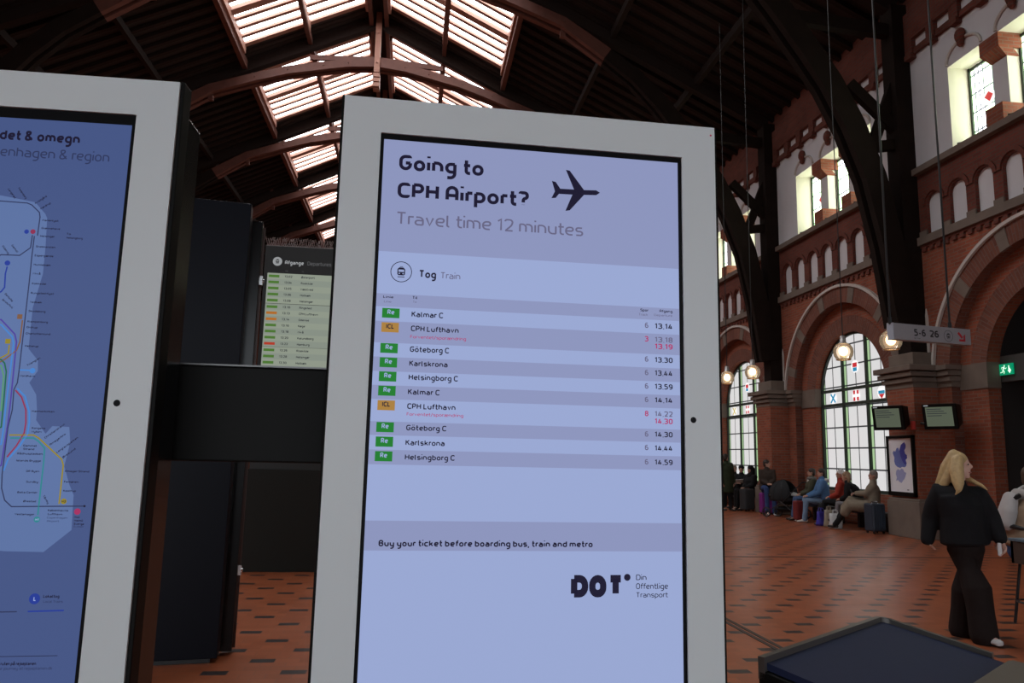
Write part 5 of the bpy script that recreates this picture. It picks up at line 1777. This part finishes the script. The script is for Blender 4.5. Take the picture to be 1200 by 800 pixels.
J = dict(P=P, N=N, S=s, F=f-V(0, 0, .3), B=f, H=N+(up+V(0, 0, .3)).normalized()*.17)
for q, k in (('L', 1), ('R', -1)):
    J[q+'H'] = P+s*k*.09
    J[q+'K'] = P+s*k*.10+f*.40-V(0, 0, .06)
    J[q+'A'] = V(P.x, P.y, .12)+s*k*.10+f*(.02 if q == 'R' else .2)
    J[q+'T'] = J[q+'A']+f*.15-V(0, 0, .055)
    J[q+'S'] = N+s*k*.18-up*.06
    J[q+'E'] = J[q+'S']+f*.03+s*k*.08-V(0, 0, .28)
    J[q+'W'] = J[q+'E']+f*.22-s*k*.05-V(0, 0, .02)
    J[q+'W'].z = .955
    J[q+'E'].z = max(J[q+'E'].z, .97)
M_camo = mat('tan_camouflage_cloth', (.30, .20, .13), .85, vary=.5, vscale=9)
P2 = build_person('person in a tan jacket with a white hood at the high table', J, SKIN, mat('brown_hair', (.06, .035, .02), .6), 'short', M_camo, 1.12, .02,
                  cloth('blue_jeans', (.04, .07, .17)), 1.0, cloth('pale_shoe', (.5, .5, .5), .1), hood=cloth('off_white_hood', (.42, .39, .37), .1), voxel=.013)
bk = P.lerp(N, .66)-f*.19
SX = P.x+.10
root = thing('bar_stool', 'black bar stool under the person in the tan jacket at the right edge', 'stool', (SX, P.y, 0))
m = MB()
m.lathe([(0, .60), (.17, .60), (.18, .62), (.17, .645), (0, .65)], (SX, P.y, 0), 20)
m.build('seat', M_iron, root, (SX, P.y, 0))
for k in range(4):
    a = pi/4+k*pi/2
    m = MB()
    m.tube([(SX+.12*cos(a), P.y+.12*sin(a), .60), (SX+.2*cos(a), P.y+.2*sin(a), 0)], .014, 8)
    m.build('leg', M_iron, root, (SX, P.y, 0))
m = MB()
m.tube([(SX+.17*cos(2*pi*k/20), P.y+.17*sin(2*pi*k/20), .22) for k in range(20)], .01, 6, closed=True)
m.build('foot_ring', M_iron, root, (SX, P.y, 0))
root = thing('backpack', 'white backpack worn by the person in the tan jacket', 'backpack', bk)
m = MB()
m.limb([bk-up*.13, bk, bk+up*.14], [(.13, .07), (.14, .08), (.11, .06)], side=s, seg=18)
m.blob('pack', cloth('white_nylon', (.48, .45, .44), .08), root, bk, .014, 2)
for k in (-1, 1):
    m = MB()
    a = N+s*k*.10
    m.tube([bk+up*.13+s*k*.09, a-f*.05+up*.075, a+f*.085-up*.0, P.lerp(N, .6)+s*k*.16+f*.175, P.lerp(N, .3)+s*k*.19-f*.02, bk-up*.14+s*k*.1], (.024), 8)
    m.build('strap', cloth('pale_strap', (.5, .48, .47), .05) if k > 0 else M_iron, root, bk, smooth=True)

# ---- travellers waiting along the right wall
C_ = lambda n, *c: cloth(n, c)
hair_d = mat('dark_hair', (.03, .018, .012), .6)
hair_g = mat('white_hair', (.62, .60, .58), .7)
hair_t = mat('light_brown_hair', (.26, .16, .09), .6)
hair_s = mat('grey_hair', (.22, .19, .16), .7)
jeans = C_('mid_blue_jeans', .06, .10, .20)
blackc = C_('black_cloth', .012, .012, .013)
shoe_d = mat('dark_shoe', (.02, .018, .016), .5)
shoe_w = mat('light_shoe', (.5, .48, .45), .6)
LV = .02
J = seated(10.60, 16.42, (-.80, .60), .42, -.06, (-.9, .2, -.35), 'read', .07, .47)
J['RK'] = J['RK']+V(0, 0, .09)                              # legs stretched out and crossed
J['LA'] = J['LK']+V(-.20, .32, 0)
J['LA'].z = .10
J['RA'] = J['RK']+V(-.19, .34, 0)
J['RA'].z = .16
for q in 'LR':
    J[q+'T'] = J[q+'A']+V(-.07, .12, .03 if q == 'R' else -.04)
p_j = build_person('person in a long khaki coat with legs stretched out, looking at a phone', J, SKIN, hair_s, 'short', C_('khaki_coat', .23, .19, .14), 1.12, .08, blackc, 1.0, shoe_d, voxel=LV, coat_len=.35, curl=.9)
ph = (J['LW']+J['RW'])/2+V(-.09, .05, .03)
m = MB()
m.obox(ph, V(.035, .045, 0), V(-.02, .015, .065), V(.003, -.002, .002))
tag(m.build('phone', mat('phone_black', (.015, .015, .018), .2), org=ph, bevel=.002), 'dark phone held by the person in the long khaki coat', 'phone')

J = seated(10.64, 17.02, (-.78, .62), .42, .42, (-.75, .6, -.7), 'knees', .14, .44)
build_person('person in a black jacket and grey trousers bent forward beside the khaki coat', J, SKIN, hair_t, 'bob', blackc, 1.22, .05, C_('grey_trousers', .20, .19, .20), 1.1, shoe_w, voxel=LV)
J = seated(10.66, 17.66, (-.82, .55), .42, .12, (-.95, .15, -.1), 'lap', .12, .45)
build_person('white haired person in a red jacket seated below the arched window', J, SKIN, hair_g, 'bob', C_('red_jacket', .34, .045, .03), 1.15, .05, blackc, 1.1, shoe_d, voxel=LV)
J = seated(10.60, 18.52, (-.9, .3), .42, .05, (-1, .25, -.1), 'knees', .12, .44)
build_person('person in a blue jacket with a white hood seated left of the red jacket', J, SKIN, hair_d, 'short', C_('denim_blue_jacket', .08, .17, .33), 1.15, .05, C_('pale_jeans', .17, .25, .36), 1.0, shoe_w, hood=C_('white_fleece', .6, .58, .55), voxel=LV)
J = seated(10.66, 19.12, (-.9, .2), .42, .05, (-.9, .35, -.05), 'lap', .12, .44)
build_person('dark haired person in an olive jacket and grey scarf beside the pushchair', J, SKIN, hair_d, 'short', C_('olive_jacket', .055, .055, .035), 1.15, .05, jeans, 1.0, shoe_d, scarf=C_('grey_scarf', .16, .15, .14), shirt=C_('white_shirt', .55, .53, .5), voxel=LV)
J = seated(10.42, 21.28, (-.25, -.97), .62, .10, (.75, -.65, .05), 'lap', .10, .40)
build_person('person in a dark brown jacket and jeans sitting on the purple suitcase', J, SKIN, hair_d, 'short', C_('dark_brown_jacket', .045, .032, .026), 1.18, .05, C_('dark_jeans', .035, .06, .16), 1.0, shoe_w, voxel=LV)
J = seated(10.72, 22.95, (-.9, -.3), .42, .05, (-.9, -.2, -.1), 'lap', .1, .44)
build_person('person in a black hood sitting by the grey suitcase', J, SKIN, hair_d, 'short', blackc, 1.2, .06, blackc, 1.0, shoe_d, hat=(blackc, 'hood'), voxel=LV)
J = seated(10.70, 23.60, (-.6, -.8), .42, .08, (-.5, -.85, -.35), 'read', .1, .44)
p_b2 = build_person('person in a black cap and coat reading a white paper', J, SKIN, hair_d, 'short', blackc, 1.15, .06, blackc, 1.0, shoe_w, hat=(C_('black_knit', .015, .015, .016), 'cap'), voxel=LV)
pp = (J['LW']+J['RW'])/2+V(-.05, -.08, .03)
m = MB()
m.obox(pp, V(.13, -.09, .02), V(-.045, -.06, .06), V(.002, .003, .004))
tag(m.build('paper', mat('white_paper', (.6, .58, .55), .7), org=pp), 'white paper held by the person in the black cap', 'paper')
J = seated(10.75, 24.25, (-.8, -.6), .42, .02, (-.5, -.85, 0), 'lap', .1, .44)
build_person('grey haired person in black seated farthest along the wall', J, SKIN, hair_s, 'short', blackc, 1.15, .06, blackc, 1.0, shoe_d, voxel=LV)
J = standing(9.74, 22.62, (.3, -.95), 1.72, (.8, .5))
build_person('person in a dark green coat standing at the right edge of the airport screen', J, SKIN, hair_d, 'short', C_('dark_green_coat', .03, .042, .022), 1.25, .35, blackc, 1.0, shoe_d, voxel=LV)


# ---- luggage
def suitcase(label, loc, rot, w, d, h, body_m, trim_m, group=None):
    root = thing('suitcase', label, 'suitcase', loc, rot, group)
    m = MB()
    m.box(-w/2, w/2, -d/2, d/2, .05, h)
    m.build('shell', body_m, root, bevel=.035)
    for i in range(5):
        x = -w/2+w*(i+.7)/5.4
        m = MB()
        m.box(x-.012, x+.012, -d/2-.006, d/2+.006, .10, h-.06)
        m.build('rib', body_m, root, bevel=.004)
    m = MB()
    m.tube([(-.08, 0, h-.01), (-.08, 0, h+.03), (.08, 0, h+.03), (.08, 0, h-.01)], .012, 8)
    m.build('handle', trim_m, root)
    for sx_ in (-1, 1):
        for sy_ in (-1, 1):
            m = MB()
            m.tube([(sx_*(w/2-.05)-.012, sy_*(d/2-.04), .028), (sx_*(w/2-.05)+.012, sy_*(d/2-.04), .028)], .028, 10)
            m.build('wheel', M_iron, root)
    return root


suitcase('bright purple suitcase under the person in the brown jacket', (10.46, 21.32, 0), radians(-12), .46, .28, .62, mat('purple_shell', (.20, .018, .22), .4), M_iron)
suitcase('dark red suitcase standing beside the pushchair wheel', (10.12, 18.84, 0), radians(5), .32, .20, .54, mat('dark_red_fabric', (.16, .012, .012), .7), M_iron)
suitcase('dark blue-grey suitcase beside the pilaster under the map poster', (10.36, 15.98, 0), radians(5), .34, .30, .66, mat('blue_grey_shell', (.022, .035, .055), .5), M_chrome)
suitcase('grey suitcase beside the person in the black hood', (10.38, 22.55, 0), radians(20), .40, .26, .68, mat('grey_shell', (.045, .05, .055), .5), M_chrome)

root = thing('rucksack', 'black rucksack on the floor below the person in the red jacket', 'rucksack', (10.30, 18.10, 0))
org = root.location
m = MB()
m.limb([org+V(0, 0, .12), org+V(0, 0, .3), org+V(.02, .02, .44)], [(.17, .12), (.17, .12), (.12, .09)], side=V(.6, .8, 0), seg=16)
m.blob('pack', blackc, root, org, .016, 2)
m = MB()
m.tube([org+V(-.04, -.03, .46), org+V(-.02, 0, .54), org+V(.04, .03, .47)], .01, 6)
m.build('loop', M_iron, root, org)


def carrier(label, loc, w, d, h, mt):
    root = thing('carrier_bag', label, 'bag', loc, random.uniform(-.5, .5))
    m = MB()
    n = 18
    v, f = [], []
    for i in range(7):
        t = i/6
        for k in range(n):
            a = 2*pi*k/n
            r = (1-.18*t*t)*(1+.10*sin(3*a+5*t)+.05*sin(7*a))
            e = .75
            ca, sa_ = cos(a), sin(a)
            v.append((w/2*r*abs(ca)**e*(1 if ca > 0 else -1), d/2*r*abs(sa_)**e*(1 if sa_ > 0 else -1)*(1-.45*t), h*t+.01))
    for i in range(6):
        for k in range(n):
            f.append((i*n+k, i*n+(k+1) % n, (i+1)*n+(k+1) % n, (i+1)*n+k))
    f.append(tuple(range(n))[::-1])
    m.raw(v, f)
    b = m.build('bag', mt, root, smooth=True)
    sd = b.modifiers.new('thick', 'SOLIDIFY')
    sd.thickness = .004
    for s_ in (-1, 1):
        m = MB()
        m.tube([(-w*.2, s_*d*.2, h-.02), (-w*.14, s_*d*.16, h+.09), (w*.14, s_*d*.16, h+.09), (w*.2, s_*d*.2, h-.02)], .008, 6)
        m.build('handle', mt, root)
    return root


carrier('blue carrier bag with white base on the floor by the red jacket', (10.08, 17.75, 0), .26, .18, .34, mat('blue_plastic', (.05, .04, .36), .5))
carrier('beige cloth bag standing between the blue and the white bag', (10.08, 17.40, 0), .24, .16, .40, cloth('beige_canvas', (.36, .31, .24)))
carrier('white plastic carrier bag in front of the grey trousers', (10.06, 17.08, 0), .30, .22, .34, mat('white_plastic_bag', (.6, .6, .6), .5))

# ---- pushchair
px_, py_ = 10.38, 20.02
root = thing('pushchair', 'black pushchair with its large hood up beside the purple suitcase', 'pushchair', (px_, py_, 0), radians(-62))
m = MB()                                                    # hood: a domed shell open towards the handle
v, f = [], []
n1, n2 = 18, 10
for i in range(n2+1):
    a = radians(2+108*i/n2)
    for k in range(n1+1):
        b = radians(40+280*k/n1)
        v.append((-.10+.44*sin(a)*cos(b), .29*sin(a)*sin(b), .60+.44*cos(a)))
for i in range(n2):
    for k in range(n1):
        q = i*(n1+1)+k
        f.append((q, q+1, q+n1+2, q+n1+1))
m.raw(v, f)
hd = m.build('hood', cloth('black_nylon', (.022, .023, .025)), root, smooth=True)
hd.modifiers.new('thick', 'SOLIDIFY').thickness = .012
for b in (75, 110, 250, 285):
    m = MB()
    m.tube([(-.10+.445*sin(radians(a))*cos(radians(b)), .295*sin(radians(a))*sin(radians(b)), .60+.445*cos(radians(a))) for a in range(4, 110, 10)], .008, 6)
    m.build('hood_rib', M_iron, hd)
m = MB()
m.limb([(-.42, 0, .60), (0, 0, .48), (.40, 0, .52)], [(.24, .10), (.25, .12), (.22, .09)], side=(0, 1, 0), seg=14)
m.blob('carrycot', blackc, root, voxel=.02, smooth=2)
for s_ in (-1, 1):
    m = MB()
    m.tube([(-.48, s_*.25, .14), (.05, s_*.26, .45), (.62, s_*.24, .98)], .014, 8)
    m.build('side_frame', M_iron, root)
    m = MB()
    m.tube([(.42, s_*.25, .14), (-.10, s_*.26, .50)], .014, 8)
    m.build('brace', M_iron, root)
    for x, r in ((-.48, .14), (.42, .14)):
        m = MB()
        m.tube([(x+(r-.02)*cos(2*pi*k/20), s_*.27, r+(r-.02)*sin(2*pi*k/20)) for k in range(20)], .02, 8, closed=True)
        for k in range(5):
            m.beam((x, s_*.27, r), (x+(r-.02)*cos(2*pi*k/5), s_*.27, r+(r-.02)*sin(2*pi*k/5)), .012, .012)
        m.tube([(x, s_*.255, r), (x, s_*.29, r)], .03, 10)
        m.build('wheel', M_iron, root)
m = MB()
m.tube([(.62, -.24, .98), (.66, -.2, 1.0), (.66, .2, 1.0), (.62, .24, .98)], .018, 8)
m.build('push_handle', M_iron, root)
m = MB()
m.limb([(-.2, 0, .24), (.25, 0, .26)], [(.20, .07), (.20, .08)], side=(0, 1, 0), seg=12)
m.blob('shopping_basket', blackc, root, voxel=.02, smooth=2)
m = MB()
m.limb([(-.02, .02, .64), (.2, 0, .66), (.36, -.02, .62)], [(.16, .05), (.17, .06), (.12, .04)], side=(0, 1, 0), seg=12)
m.blob('blanket', cloth('pale_grey_blanket', (.35, .34, .33)), root, voxel=.02, smooth=2)
